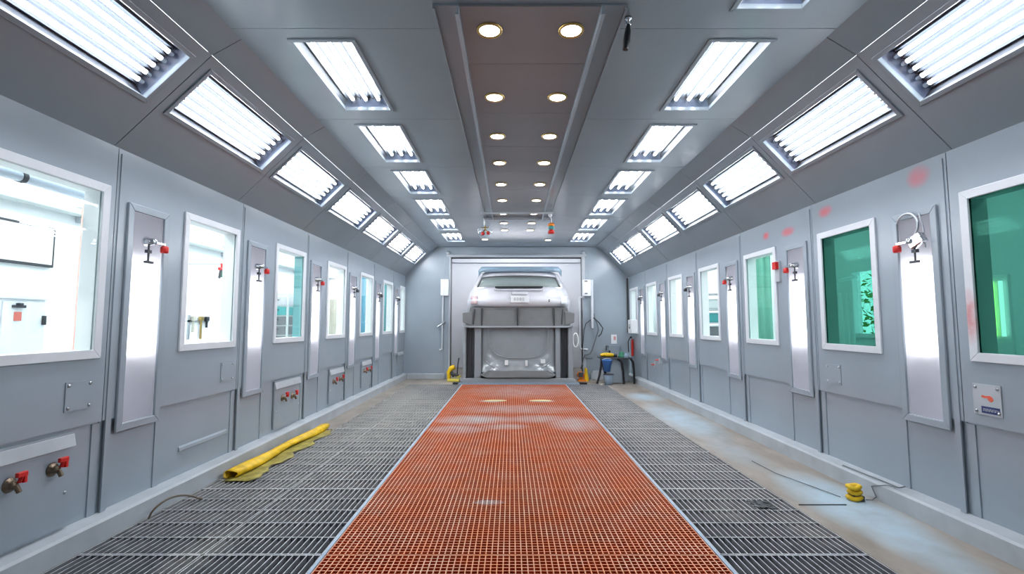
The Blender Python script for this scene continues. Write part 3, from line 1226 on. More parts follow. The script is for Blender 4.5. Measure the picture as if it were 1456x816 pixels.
# --- right room contents
t = thing('standing_lamp', 'upright tube lamp with a lime green tube beyond the nearest right window', 'lamp', (4.6, 4.58, 0))
b = MB(t)
b.box(4.57, 4.66, 4.42, 4.74, .0, .06)
b.box(4.62, 4.65, 4.46, 4.70, .06, 1.66)
b.build('stand', 'white_paint', bevel=.004)
for (y, m) in ((4.50, 'wall_tube_light'), (4.585, 'lamp_lime'), (4.66, 'wall_tube_light')):
    b = MB(t)
    b.tube([(4.59, y, 1.08), (4.59, y, 1.6)], .016, 8)
    b.build('tube', m, label='lime green tube' if m == 'lamp_lime' else None)
b = MB()
b.tube([(4.55, 6.86, 0), (4.55, 6.86, 1.78), (4.9, 6.86, 1.86)], .03, 10)
tag(b.build('pipe', 'white_paint'), 'white upright pipe beyond the second right window', 'pipe')
curtain(4.4, 4.62, 6.50, 0, 1.62, 'room_white', 'white pleated hanging sheet beyond the second right window', 3)
curtain(3.98, 4.44, 8.2, 0, 2.4, 'muted_green', 'green hanging sheet beyond the third right window', 4)
curtain(3.75, 3.95, 8.6, 0, 2.0, 'teal', 'teal hanging strip beyond the third right window', 3)
t = thing('storage_shelf', 'white shelf with grey bins beyond the fourth right window', 'shelf', (4.5, 11.0, 0))
b = MB(t)
for z in (.3, .898, 1.198, 1.498, 1.85):
    b.box(4.2, 4.9, 10.7, 11.3, z, z + .03)
for x in (4.2, 4.87):
    for y in (10.7, 11.27):
        b.box(x, x + .03, y, y + .03, 0, 1.9)
b.build('rack', 'frame_grey')
for i, z in enumerate((.93, 1.23, 1.53)):
    tb = thing('storage_bin', 'grey storage bin on the %s shelf beyond the fourth right window' % ('lower', 'middle', 'upper')[i], 'bin', (4.5, 10.95, z), 'grey bins on the white shelf')
    b = MB(tb)
    b.box(4.28, 4.8, 10.75, 11.15, z, z + .2)
    b.build('body', ['cable_grey', 'teal', 'room_pale'][i], bevel=.02)
    b = MB(tb)
    b.box(4.26, 4.82, 10.73, 11.17, z + .2, z + .225)
    b.build('lid', 'frame_white', bevel=.01)
curtain(3.3, 3.5, 11.4, 0, 2.2, 'room_pale', 'pale hanging sheet beyond the far right windows', 3)

# ------------------------------------------------------------------ small things on the side walls


def valve_panel(fn, s, y0, y1, z0, z1, valves, label):
    t = thing('valve_panel', label, 'access panel', fn((y0 + y1) / 2, z0, 0), 'access panels low in the left wall')
    b = MB(t)
    b.holed((y0, y1), (z0, z1), [], lambda u, v, w: fn(u, v, w - .004), .016)
    b.build('plate', 'booth_paint', bevel=.004)
    b = MB(t)
    a0, a1 = z1 - .075, z1 - .01
    for (p, q) in (((a0, -.02), (a1, -.006)),):
        vs = [fn(y0 - .005, p[0], p[1]), fn(y1 + .005, p[0], p[1]), fn(y1 + .005, q[0], q[1]), fn(y0 - .005, q[0], q[1]),
              fn(y0 - .005, p[0], .0), fn(y1 + .005, p[0], .0), fn(y1 + .005, q[0], .0), fn(y0 - .005, q[0], .0)]
        b.add(vs, [(0, 1, 2, 3), (0, 4, 5, 1), (1, 5, 6, 2), (2, 6, 7, 3), (3, 7, 4, 0), (4, 7, 6, 5)])
    b.build('top_flange', 'kerb_paint', bevel=.003)
    b = MB(t)
    for y in (y0 + .03, y1 - .03):
        b.lathe([(0, 0), (.009, 0), (.007, .004), (0, .005)], ax(fn(y, z0 + .17, -.004), '+x' if s > 0 else '-x'), 10)
    b.build('screw', 'steel')
    for (y, z) in valves:
        d = '+x' if s > 0 else '-x'
        b = MB(t)
        b.lathe([(0, 0), (.034, 0), (.034, .004), (.022, .008), (.018, .022), (.020, .028), (.012, .036), (0, .036)], ax(fn(y, z, -.004), d), 16)
        b.tube([fn(y, z, -.035), fn(y + .01, z - .035, -.045)], .011, 8)
        vv = b.build('valve', 'valve_metal')
        b = MB(t)
        b.tube([fn(y + .005, z + .01, -.045), fn(y + .012, z + .042, -.05)], .009, 8)
        b.box(*sorted((fn(0, 0, -.058)[0], fn(0, 0, -.040)[0])), y - .012, y + .036, z + .035, z + .058)
        b.box(*sorted((fn(0, 0, -.058)[0], fn(0, 0, -.040)[0])), y + .018, y + .034, z + .005, z + .04)
        b.build('handle', 'red', parent=vv, bevel=.005, label='red valve handle')
    return t


valve_panel(lw, 1, 1.95, 2.62, .15, .625, [(2.30, .45), (2.51, .46)], 'access panel with two red handled valves, left wall, nearest the camera')
valve_panel(lw, 1, 4.82, 5.38, .16, .625, [(4.98, .445), (5.20, .435)], 'access panel with two red handled valves, left wall, second from the camera')
valve_panel(lw, 1, 6.26, 6.77, .17, .61, [(6.39, .44), (6.63, .45)], 'access panel with two red handled valves, left wall, third from the camera')
valve_panel(lw, 1, 7.60, 8.09, .20, .61, [(7.71, .45), (7.95, .45)], 'access panel with two red handled valves, left wall, fourth from the camera')
valve_panel(lw, 1, 9.96, 10.45, .13, .62, [], 'access panel without valves in the far left corner')
b = MB()
vs = []
for y in (3.48, 4.06):
    vs += [lw(y, .295, .02), lw(y, .295, .006), lw(y, .32, .009), lw(y, .335, .02)]
b.add(vs, [(0, 1, 5, 4), (1, 2, 6, 5), (2, 3, 7, 6), (3, 0, 4, 7), (3, 2, 1, 0), (4, 5, 6, 7)])
tag(b.build('wall_ledge', 'booth_paint', bevel=.004), 'short grey ledge strip low on the left wall behind the yellow roll', 'ledge')


def cover_plate(fn, s, y0, y1, z0, z1, label, mat='booth_paint'):
    t = thing('cover_plate', label, 'cover plate', fn((y0 + y1) / 2, z0, 0), 'small screwed cover plates on the walls')
    b = MB(t)
    b.holed((y0, y1), (z0, z1), [], lambda u, v, w: fn(u, v, w - .006), .006)
    b.build('plate', mat, bevel=.004)
    for (y, z) in ((y0 + .016, z0 + .018), (y1 - .016, z0 + .018), (y0 + .016, z1 - .018), (y1 - .016, z1 - .018)):
        b = MB(t)
        b.lathe([(0, 0), (.009, 0), (.008, .004), (0, .006)], ax(fn(y, z, -.006), '+x' if s > 0 else '-x'), 10)
        b.build('screw', 'steel')
    return t


cover_plate(lw, 1, 2.555, 2.715, .735, .89, 'small square cover plate under the nearest left window')
cover_plate(lw, 1, 3.91, 4.085, .73, .885, 'small square cover plate under the second left window')
cover_plate(rw, -1, 3.80, 3.97, .72, .875, 'small square cover plate under the second right window')
t = cover_plate(rw, -1, 2.565, 2.72, .705, .87, 'cover plate with an orange smudge and blue label under the nearest right window', 'frame_grey')
b = MB(t)
b.holed((2.575, 2.675), (.715, .752), [], lambda u, v, w: rw(u, v, w - .0075), .0015)
lb = b.build('label', 'label_blue', label='blue label with white lettering')
b = MB(t)
for i in range(11):
    y = 2.667 - i * .0082
    b.holed((y - .005, y - .0035), (.727, .741), [], lambda u, v, w: rw(u, v, w - .0085), .001)
    b.holed((y - .005, y - .001), (.739 if i % 2 else .727, .741 if i % 2 else .729), [], lambda u, v, w: rw(u, v, w - .0085), .001)
b.build('lettering', 'white_paint', parent=lb)
b = MB(t)
pts = [(2.605, .790), (2.612, .806), (2.626, .812), (2.65, .808), (2.668, .811), (2.672, .800), (2.655, .796), (2.64, .798), (2.632, .785), (2.618, .778)]
vs = [rw(y, z, -.0068) for y, z in pts]
b.add(vs, [tuple(range(len(vs)))])
b.build('paint_smudge', 'smudge_orange', label='orange paint smudge', solid=.001)
# red stop button between window and strip light
t = thing('call_button', 'small red button box on the right wall between two windows', 'button', rw(4.60, 1.70, 0))
b = MB(t)
b.holed((4.575, 4.645), (1.60, 1.80), [], lambda u, v, w: rw(u, v, w - .02), .02)
b.build('box', 'frame_grey', bevel=.005)
b = MB(t)
b.holed((4.58, 4.64), (1.72, 1.79), [], lambda u, v, w: rw(u, v, w - .05), .03)
b.build('button', 'red', bevel=.006)
t = thing('pull_handles', 'pair of small red handled latches low on the far right wall', 'latch', rw(8.55, .45, 0))
b = MB(t)
b.holed((8.40, 8.46), (.5, .60), [], lambda u, v, w: rw(u, v, w - .014), .03)
b.holed((8.66, 8.72), (.42, .52), [], lambda u, v, w: rw(u, v, w - .014), .03)
b.build('plate', 'kerb_paint', bevel=.003)
b = MB(t)
b.tube([rw(8.43, .57, -.03), rw(8.53, .56, -.04)], .012, 6)
b.tube([rw(8.69, .47, -.03), rw(8.79, .46, -.04)], .012, 6)
b.build('handle', 'red')

# ------------------------------------------------------------------ things on the floor
# yellow rolled sheet beside the left kerb
t = thing('rolled_sheet', 'long yellow rolled sheet lying on the grating along the left kerb', 'rolled sheet', (-2.12, 4.6, 0))
b = MB(t)
rows = []
n = 26
for i in range(n + 1):
    f = i / n
    y = 3.82 + 1.75 * f
    x = -2.175 + .05 * f + .012 * math.sin(f * 9)
    r = .036 + .006 * math.sin(f * 7 + 1)
    row = []
    for j in range(13):
        a = R(-40) + R(280) * j / 12
        rr_ = r * (1 + .10 * math.sin(3 * a + f * 12))
        row.append((x + rr_ * math.cos(a) * 1.25, y + .012 * math.sin(j + f * 5), max(.006, .034 + rr_ * math.sin(a) * .85)))
    rows.append(row)
b.grid(rows)
b.build('roll', 'yellow', solid=.006)
b = MB(t)
rows = []
for i in range(n + 1):
    f = i / n
    y = 3.76 + 1.72 * f
    row = []
    for j in range(6):
        g = j / 5
        x = -2.19 + .05 * f + (.21 + .03 * math.sin(f * 23) + .02 * math.sin(f * 51)) * g * (1 - .25 * f)
        row.append((x, y, .005 + .010 * abs(math.sin(f * 14 + g * 4)) * g))
    rows.append(row)
b.grid(rows)
b.build('loose_film', 'olive_film', solid=.004, label='dirty olive film spread beside the roll')
# loop of wire
b = MB()
P = []
for i in range(15):
    a = i / 14
    P.append((-2.225 + .11 * a, 3.05 + .34 * a ** 1.4, .006 + .085 * math.sin(min(1.0, a * 1.05) * math.pi) ** .7))
b.tube(P, .006, 6)
tag(b.build('wire_loop', 'wire_brown'), 'thin brown wire arching over the grating by the left kerb', 'wire')
# yellow tape rolls by the right kerb
t = thing('strap_coil', 'small coil of yellow strap standing on the floor by the right kerb', 'strap', (2.34, 3.38, 0))
b = MB(t)


def strap(p0, p1, p2, w=.016):
    b.tube([p0, p1, p2], w, 8)


for (z, r, dx) in ((.02, .04, 0), (.055, .034, .004), (.09, .036, -.002)):
    b.tube([(2.34 + dx + r * math.cos(a * math.pi / 8), 3.38 + r * .8 * math.sin(a * math.pi / 8), z + .004 * math.sin(a)) for a in range(16)], .0155, 8, closed=True)
b.build('loops', 'yellow')
b = MB(t)
b.box(2.315, 2.365, 3.35, 3.41, .030, .044)
b.box(2.365, 2.392, 3.35, 3.39, .0, .035)
b.build('buckle', 'charcoal', bevel=.004)
b = MB()
b.tube([(2.402, 3.36, .01), (2.44, 3.35, .012), (2.488, 3.38, .02), (2.49, 3.42, .08), (2.50, 3.30, .126), (2.53, 3.22, .135), (2.55, 3.20, .15)], .004, 6)
b.tube([(2.272, 3.42, .008), (2.22, 3.62, .006), (2.12, 3.95, .006), (2.1, 4.3, .006)], .003, 6)
b.tube([(2.52, 3.75, .127), (2.53, 3.5, .128), (2.54, 3.34, .128), (2.53, 3.24, .132)], .004, 6)
tag(b.build('cable', 'cable_grey'), 'thin grey cable running from the yellow coil up over the right kerb', 'cable')
b = MB()
b.box(1.905, 2.22, 3.285, 3.291, .0005, .006)
tag(b.build('metal_strip', 'dark_steel'), 'thin dark strip lying on the pale blue stained concrete', 'strip')
# rag on the right grating
b = MB()
rows = []
for i in range(9):
    rows.append([(1.60 + .12 * j / 8 + .01 * math.sin(i * 2.1 + j), 3.22 + .13 * i / 8 + .02 * math.sin(j * 1.7),
                  .004 + .016 * abs(math.sin(i * 1.3 + j * .9)) * (1 - abs(i - 4) / 5) * (1 - abs(j - 4) / 5)) for j in range(9)])
b.grid(rows)
tag(b.build('rag', 'charcoal', solid=.004), 'crumpled dark rag lying on the grating right of the orange strip', 'rag')
for k, (x, y, lab) in enumerate(((-.125 - .12, 7.62, 'left'), (.45, 7.62, 'right'))):
    b = MB()
    pts = [(x + .17 * math.cos(a * math.pi / 8) * (1 + .1 * math.sin(3 * a)), y + .06 * math.sin(a * math.pi / 8)) for a in range(16)]
    b.prism(pts, Matrix.Translation((0, 0, .001)), .004)
    tag(b.build('paint_patch', 'cream'), 'cream paint patch on the orange floor mesh, %s of the two' % lab, 'paint patch')

# ------------------------------------------------------------------ hanging things
t = thing('pendant_grip', 'black handle on a chrome hook hanging from the ceiling near the camera', 'handle', (.648, 2.56, 2.90))
b = MB(t)
b.lathe([(0, 0), (.02, 0), (.02, -.012), (.009, -.016), (.009, -.03), (0, -.03)], Matrix.Translation((.652, 2.56, 2.9)), 14)
b.tube([(.652 + .014 * math.cos(a * .6), 2.56, 2.868 + .014 * math.sin(a * .6)) for a in range(11)], .004, 6)
b.build('hook', 'chrome')
b = MB(t)
b.tube([(.652, 2.56, 2.862), (.648, 2.56, 2.82), (.640, 2.56, 2.76), (.632, 2.56, 2.715)], .02, 12, radii=[.009, .017, .021, .016])
b.build('grip', 'black')

t = thing('hanging_valves', 'clear globe with red valves hanging under the left rail end', 'hanging fitting', (-.41, 7.3, 2.84))
b = MB(t)
b.box(-.43, -.38, 7.27, 7.33, 2.80, 2.84)
b.tube([(-.405, 7.3, 2.81), (-.405, 7.3, 2.70)], .018, 8)
b.build('bracket', 'steel', bevel=.004)
b = MB(t)
b.lathe([(.02, .115), (.07, .095), (.105, .05), (.115, 0), (.10, -.055), (.06, -.10), (.0, -.115)], Matrix.Translation((-.40, 7.3, 2.61)), 22)
b.build('globe', 'bubble')
b = MB(t)
b.tube([(-.405, 7.3, 2.70), (-.40, 7.3, 2.64), (-.43, 7.28, 2.60)], .011, 8)
b.tube([(-.40, 7.3, 2.64), (-.36, 7.28, 2.60)], .011, 8)
b.tube([(-.46, 7.28, 2.66), (-.34, 7.28, 2.67)], .009, 8)
b.build('arms', 'brass')
for (x, z) in ((-.435, 2.575), (-.352, 2.585)):
    b = MB(t)
    b.lathe([(0, 0), (.026, .004), (.03, .025), (.02, .05), (0, .055)], Matrix.Translation((x, 7.28, z - .03)), 14)
    b.build('knob', 'red')
t = thing('hanging_valves', 'orange, teal and red coupling hanging under the right rail end', 'hanging fitting', (.58, 7.02, 2.84))
b = MB(t)
b.lathe([(.02, .05), (.03, .045), (.03, .0), (.018, -.02), (0, -.02)], Matrix.Translation((.575, 7.02, 2.79)), 12)
b.tube([(.575, 7.02, 2.78), (.595, 7.02, 2.74), (.595, 7.02, 2.68)], .008, 8)
b.build('bracket', 'frame_white')
for nm, prof, z, m in (('collar', [(0, 0), (.045, .004), (.052, .02), (.03, .045), (0, .045)], 2.635, 'orange'),
                       ('coupling', [(0, 0), (.03, 0), (.045, .012), (.045, .035), (.03, .05), (0, .05)], 2.585, 'teal'),
                       ('bell', [(0, 0), (.045, 0), (.05, .02), (.035, .05), (.018, .065), (0, .065)], 2.525, 'red')):
    b = MB(t)
    b.lathe(prof, Matrix.Translation((.59, 7.02, z)), 16)
    b.build(nm, m)

# ------------------------------------------------------------------ car body on its carrier
def car():
    t = thing('car_body', 'white car body seen from behind, standing on its grey masked underside', 'car', (.15, 10.2, 0))
    CXC = .16
    S0 = [-1, -.985, -.95, -.9, -.85, -.7, -.5, -.3, -.1, .1, .3, .5, .7, .85, .9, .95, .985, 1]
    # rows: height, half width, depth of the middle, corner sweep
    rows_def = [(1.53, 1.085, 10.02, .34), (1.60, 1.09, 9.965, .34), (1.69, 1.085, 9.90, .34), (1.715, 1.08, 9.97, .34), (1.82, 1.055, 9.99, .33),
                (1.925, 1.02, 10.06, .32), (1.965, 1.005, 10.10, .32), (2.08, .955, 10.22, .30), (2.215, .905, 10.355, .28), (2.26, .885, 10.40, .27), (2.30, .865, 10.46, .26), (2.335, .83, 10.55, .25)]
    rows = []
    for r, (z, hw, y, sw) in enumerate(rows_def):
        row = []
        for fy in (12.7, 11.9, 11.1):
            row.append((CXC - hw - .02, fy, z + (.03 if r > 6 else 0)))
        for s in S0:
            zz = z
            if r == 0 and abs(s) > .9:
                zz = z - .13 * min(1, (abs(s) - .9) / .06)
            if 7 <= r <= 9:
                zz = z + .045 * (1 - s * s) - (.02 if r == 8 else 0)
            if r >= 10:
                zz = z + .03 * (1 - s * s)
            row.append((CXC + hw * s, y + sw * abs(s) ** 7, zz))
        for fy in (11.1, 11.9, 12.7):
            row.append((CXC + hw + .02, fy, z + (.03 if r > 6 else 0)))
        rows.append(row)
    b = MB(t)
    lo, hi = 3 + S0.index(-.9), 3 + S0.index(.9)
    b.grid(rows, skip=lambda i, j: 6 <= i < 8 and lo <= j < hi)
    top = rows[-1]
    nc = len(top)
    roof = []
    for i in range(nc // 2):
        p, q = Vector(top[i]), Vector(top[nc - 1 - i])
        roof.append([p.lerp(q, k / 8) + Vector((0, 0, .05 * math.sin(math.pi * k / 8) * min(1, (p.y - 10.5) / .5 if p.y > 10.5 else 0))) for k in range(9)])
    b.grid(roof)
    o = b.build('shell', 'car_white', solid=.02)
    # rear window
    b = MB(t)
    w = []
    for r in (6, 7, 8):
        w.append([Vector(rows[r][j]) + Vector((0, .06, 0)) for j in range(lo, hi + 1)])
    b.grid(w)
    b.build('rear_window', 'car_glass', solid=.008)
    b = MB(t)
    for (j, e) in ((lo, 1), (hi, -1)):
        pts = [Vector(rows[r][j]) + Vector((e * .03, .03, 0)) for r in (6, 7, 8)]
        b.tube(pts, .02, 6)
    pts = [Vector(rows[8][j]) + Vector((0, .03, -.01)) for j in range(lo, hi + 1)]
    b.tube(pts, .016, 6)
    b.build('window_seal', 'car_dark')
    # spoiler
    b = MB(t)
    sp = []
    for i in range(25):
        f = -1 + 2 * i / 24
        x = CXC + .03 + .905 * f
        drop = .10 * max(0, (abs(f) - .9) / .1) ** 2
        e = .12 * max(0, (abs(f) - .86) / .14) ** 2
        sp.append([(x, 10.33 + e, 2.315 - drop * .9), (x, 10.30 + e, 2.335 - drop), (x, 10.31 + e, 2.405 - drop * .6), (x, 10.36 + e, 2.425 - drop * .6), (x, 10.60, 2.43 - drop * .5), (x, 10.62, 2.36 - drop * .3)])
    b.grid(sp)
    b.build('roof_spoiler', 'spoiler_blue', solid=.01)
    b = MB(t)
    b.box(CXC - .50, CXC + .50, 9.985, 10.06, 1.945, 1.975)
    b.build('tailgate_slot', 'black', bevel=.008)
    b = MB(t)
    b.box(CXC - .52, CXC + .50, 9.955, 10.01, 1.885, 1.915)
    b.build('trim_bar', 'car_white', bevel=.01)
    # plate
    b = MB(t)
    b.box(CXC - .175, CXC + .21, 9.885, 9.915, 1.632, 1.775)
    pl = b.build('plate', 'white_paint', bevel=.006)
    b = MB(t)
    for i in range(4):
        x = CXC - .105 + i * .058
        for (dx0, dx1, dz0, dz1) in ((0, .034, 0, .006), (0, .034, .044, .05), (0, .005, 0, .05), (.029, .034, 0, .05)) + (((0, .034, .022, .027),) if i % 2 == 0 else ()):
            b.box(x + dx0, x + dx1, 9.882, 9.886, 1.675 + dz0, 1.675 + dz1)
    b.build('plate_lettering', 'cable_grey', parent=pl)
    b = MB(t)
    b.box(CXC - .16, CXC + .19, 9.90, 9.99, 1.795, 1.86)
    b.build('plate_light', 'car_white', bevel=.015)
    # tail lamps
    for s in (-1, 1):
        b = MB(t)
        rws = []
        for z in (1.60, 1.66, 1.72, 1.77):
            rws.append([(CXC + s * q, 9.905 + .34 * (q / 1.085) ** 7 + (.04 if z > 1.7 else -.005), z) for q in (.87, .92, .97, 1.01)])
        b.grid(rws)
        b.build('tail_lamp', 'tail_lamp_pink' if s < 0 else 'white_paint', solid=.02)
    b = MB(t)
    for z in (1.655, 1.685):
        b.lathe([(0, 0), (.014, 0), (.014, .006), (0, .006)], ax((CXC + .62, 9.90, z), '-y'), 10)
    b.build('tow_plug', 'black')
    # ---------------- masked lower half
    b = MB(t)
    b.box(-.85, 1.16, 9.98, 12.5, 1.16, 1.53)
    vs = [(-.92, 9.92, 1.15), (1.22, 9.92, 1.15), (1.17, 9.99, 1.53), (-.86, 9.99, 1.53), (-.92, 10.2, 1.15), (1.22, 10.2, 1.15), (1.17, 10.2, 1.53), (-.86, 10.2, 1.53)]
    b.add(vs, [(0, 1, 2, 3), (5, 4, 7, 6), (3, 2, 6, 7), (0, 4, 5, 1), (0, 3, 7, 4), (1, 5, 6, 2)])
    b.build('rear_valance', 'car_dark', bevel=.012)
    b = MB(t)
    for x in (-.61, .13, .88):
        b.box(x - .012, x + .012, 9.915, 9.97, 1.16, 1.52)
    for (x0, x1) in ((-.80, -.72), (1.02, 1.10)):
        b.add([(x0, 9.93, 1.17), (x0 + .03, 9.93, 1.17), (x1 - .02, 9.95, 1.5), (x1 - .05, 9.95, 1.5)], [(0, 1, 2, 3)])
    b.build('valance_rib', 'charcoal', solid=.01)
    for s, xo in ((-1, -1.0), (1, 1.3)):
        b = MB(t)
        x1 = xo - s * .2
        vs = [(xo, 9.93, 1.22), (x1, 9.90, 1.15), (x1, 9.93, 1.45), (xo + s * .01, 9.95, 1.42), (xo, 10.5, 1.22), (x1, 10.5, 1.15), (x1, 10.5, 1.45), (xo + s * .01, 10.5, 1.42)]
        b.add(vs, [(0, 1, 2, 3), (7, 6, 5, 4), (0, 4, 5, 1), (1, 5, 6, 2), (2, 6, 7, 3), (3, 7, 4, 0)])
        b.build('bumper_corner', 'car_dark', bevel=.02)
    b = MB(t)
    b.box(-.97, 1.27, 9.89, 10.0, 1.12, 1.155)
    b.tube([(-.98, 9.90, 1.18), (-.86, 9.89, 1.125), (1.14, 9.89, 1.125), (1.26, 9.90, 1.16)], .014, 8)
    b.build('valance_lip', 'car_grey', bevel=.006)
    # uprights
    for (x0, x1, y0, nm) in ((-.76, -.62, 9.96, 'upright'), (.91, 1.01, 9.96, 'upright'), (-1.0, -.93, 9.94, 'upright'), (1.17, 1.27, 9.94, 'upright')):
        b = MB(t)
        b.box(x0, x1, y0, 10.25, .06, 1.13)
        b.build(nm, 'car_grey', bevel=.02)
    for s, (x0, x1) in ((-1, (-.93, -.76)), (1, (1.01, 1.17))):
        b = MB(t)
        b.box(x0 - .02, x1 + .02, 10.16, 10.30, .06, 1.13)
        for i in range(3):
            x = x0 + .02 + (x1 - x0 - .04) * i / 2
            b.tube([(x, 10.15, .1), (x, 10.15, 1.1)], .018, 8)
        b.build('side_recess', 'recess_grey')
    # bulged bonnet-shaped middle
    b = MB(t)
    rws = []
    for i in range(29):
        v = i / 28
        row = []
        for j in range(33):
            u = -1 + 2 * j / 32
            z = .20 + .93 * v
            d = max(abs(u) ** 3 * 1.0, 0)
            e = (u / .82) ** 4 + (max(0, .62 - v) / .40) ** 4
            y = 10.02 - .03 * (1 - u * u) + (.05 / (1 + math.exp(-14 * (1 - e))))
            y += -.10 * max(0, (.22 - v) / .22) ** 1.5 + .05 * d
            row.append((.145 + .765 * u, y, z))
        rws.append(row)
    b.grid(rws)
    b.build('masked_panel', 'mask_film', solid=.01)
    b = MB(t)
    P = []
    for q in range(31):
        a = math.pi * (1 + q / 30)
        P.append((.145 + .62 * math.copysign(abs(math.cos(a)) ** .6, math.cos(a)), 10.0, 1.05 + .56 * -abs(math.sin(a)) ** .7))
    P = [(-.475, 10.0, 1.12)] + P + [(.765, 10.0, 1.12)]
    b.tube(P, .009, 6)
    b.build('panel_bead', 'car_grey')
    b = MB(t)
    vs = []
    for (y, zo) in ((9.84, 0), (10.1, 0)):
        vs += [(-.62, y, .15), (-.50, y, .10), (.78, y, .10), (.90, y, .15), (.72, y + .04, .245), (-.44, y + .04, .245)]
    b.add(vs, [tuple(range(6)), tuple(range(11, 5, -1))] + [(i, i + 6, (i + 1) % 6 + 6, (i + 1) % 6) for i in range(6)])
    b.build('lower_lip', 'car_dark', bevel=.012)
    b = MB(t)
    for s in (-1, 1):
        xs = .14 + s * .60
        b.tube([(xs + s * .06, 9.93, .44), (xs, 9.90, .37), (xs - s * .12, 9.87, .30)], .012, 6)
        b.tube([(xs + s * .16, 9.88, .16), (xs - s * .0, 9.86, .255)], .012, 6)
    b.build('lip_edge', 'car_grey')
    b = MB(t)
    for (x, z, w, h) in ((-.10, .40, .07, .10), (.31, .39, .05, .11), (.65, .43, .09, .08)):
        b.box(x - w / 2, x + w / 2, 9.925, 9.96, z - h / 2, z + h / 2)
    b.build('mask_tape', 'white_paint', label='small white tape squares', bevel=.004)
    b = MB(t)
    b.box(-.98, 1.26, 10.25, 12.4, .06, 1.2)
    b.build('body_core', 'car_dark', bevel=.03)
    b = MB(t)
    b.tube([(1.325 + .055 * math.cos(a * math.pi / 12), 9.97, .86 + .14 * math.sin(a * math.pi / 12)) for a in range(24)], .014, 8, closed=True)
    b.build('side_handle', 'white_paint')
    # carrier
    b = MB(t)
    b.box(-1.04, 1.32, 9.90, 12.5, 0, .06)
    b.box(-1.0, 1.28, 9.88, 9.94, .0, .09)
    b.build('carrier_base', 'car_grey', bevel=.01)


car()

# ------------------------------------------------------------------ back wall equipment
t = thing('door_latch', 'white box with a long white latch rod left of the opening', 'latch', (-1.45, D - .05, 1.8))
b = MB(t)
b.box(-1.545, -1.375, D - .12, D - .03, 1.81, 2.17)
b.box(-1.50, -1.46, D - .13, D - .12, 1.83, 2.15)
b.build('box', 'white_paint', bevel=.008)
b = MB(t)
b.tube([(-1.50, D - .06, 1.81), (-1.50, D - .06, .64), (-1.56, D - .05, .63)], .017, 8)
b.build('rod', 'frame_white')
b = MB(t)
b.tube([(-1.50, D - .08, 1.20), (-1.45, D - .10, 1.24)], .018, 8)
b.tube([(-1.50, D - .08, 1.20), (-1.60, D - .12, 1.13)], .016, 8)
b.build('handle', 'steel')
t = thing('control_box', 'white control box on a tall pale panel right of the opening', 'control box', (1.66, D - .04, .44))
b = MB(t)
b.box(1.58, 1.78, D - .05, D - .03, .45, 1.85)
b.build('panel', 'booth_paint', bevel=.005)
b = MB(t)
b.box(1.565, 1.735, D - .14, D - .03, 1.80, 2.16)
b.build('box', 'white_paint', bevel=.008)
b = MB(t)
b.box(1.74, 1.79, D - .12, D - .03, 1.10, 2.16)
b.build('side_bar', 'frame_white', bevel=.006)
b = MB(t)
for z in (1.84, 2.11):
    b.box(1.60, 1.66, D - .155, D - .14, z, z + .025)
b.build('latch', 'cable_grey')
b = MB()
b.tube([(1.60, D - .08, 1.77), (1.49, D - .08, 1.77), (1.48, D - .08, 1.70), (1.48, D - .08, .72), (1.50, D - .08, .65), (1.66, D - .08, .64)], .02, 8)
tag(b.build('pipe', 'frame_white'), 'white bent pipe on the right edge of the opening', 'pipe')
b = MB()
b.tube([(1.81, D - .07, 1.42), (1.815, D - .08, 1.34), (1.87, D - .10, 1.20), (1.895, D - .11, 1.06), (1.84, D - .10, .88), (1.75, D - .09, .62), (1.69, D - .12, .54), (1.59, D - .13, .52), (1.54, D - .15, .42), (1.50, D - .19, .26)], .013, 7)
tag(b.build('hose', 'cable_grey'), 'grey hose curving from the control box down to the orange reel', 'hose')
b = MB()
b.tube([(1.78, D - .14, 1.33), (1.90, D - .16, 1.22), (1.98, D - .17, 1.10), (1.94, D - .17, .98), (1.88, D - .16, .92)], .011, 7)
tag(b.build('hose', 'black'), 'short black hose hanging right of the control box', 'hose')
b = MB()
b.tube([(1.725, D - .135, 1.28), (1.62, D - .12, 1.20), (1.58, D - .12, 1.05), (1.55, D - .12, .75), (1.525, D - .20, .36)], .009, 7)
tag(b.build('hose', 'dark_steel'), 'thin dark hose hanging left of the control box', 'hose')
t = thing('switch_box', 'grey switch box with an arm low on the back wall right of the opening', 'switch box', (2.22, D - .03, .46))
b = MB(t)
b.box(2.11, 2.35, D - .10, D, .47, .73)
b.build('box', 'booth_paint', bevel=.008)
b = MB(t)
b.tube([(2.11, D - .08, .70), (2.06, D - .10, .72), (2.06, D - .10, .62)], .012, 6)
b.build('arm', 'dark_steel')
b = MB()
b.box(2.19, 2.31, D - .012, D, .76, .96)
b.box(2.24, 2.29, D - .014, D - .012, .84, .92, 1)
tag(b.build('notice', ['white_paint', 'red_smudge']), 'small white notice on the back wall over the switch box', 'notice')
t = thing('corner_box', 'white box on the right wall in the far corner', 'box', (2.52, 10.0, 1.0))
b = MB(t)
b.box(2.46, 2.58, 9.88, 10.18, 1.0, 1.28)
b.build('body', 'white_paint', bevel=.01)
b = MB(t)
b.lathe([(0, 0), (.05, 0), (.045, .02), (0, .025)], ax((2.46, 10.0, 1.14), '-x'), 14)
b.build('dial', 'steel')
t = thing('extinguisher', 'slim red and black extinguisher on the far right corner wall', 'extinguisher', (2.52, 10.15, .5))
b = MB(t)
b.lathe([(0, 0), (.022, 0), (.026, .02), (.026, .30), (.02, .33), (.012, .36), (0, .36)], Matrix.Translation((2.552, 10.2, .52)), 14)
b.build('cylinder', 'red')
b = MB(t)
b.box(2.50, 2.54, 10.18, 10.22, .89, .93)
b.tube([(2.50, 10.2, .90), (2.465, 10.2, .82), (2.47, 10.2, .60)], .012, 7)
b.build('hose', 'black')

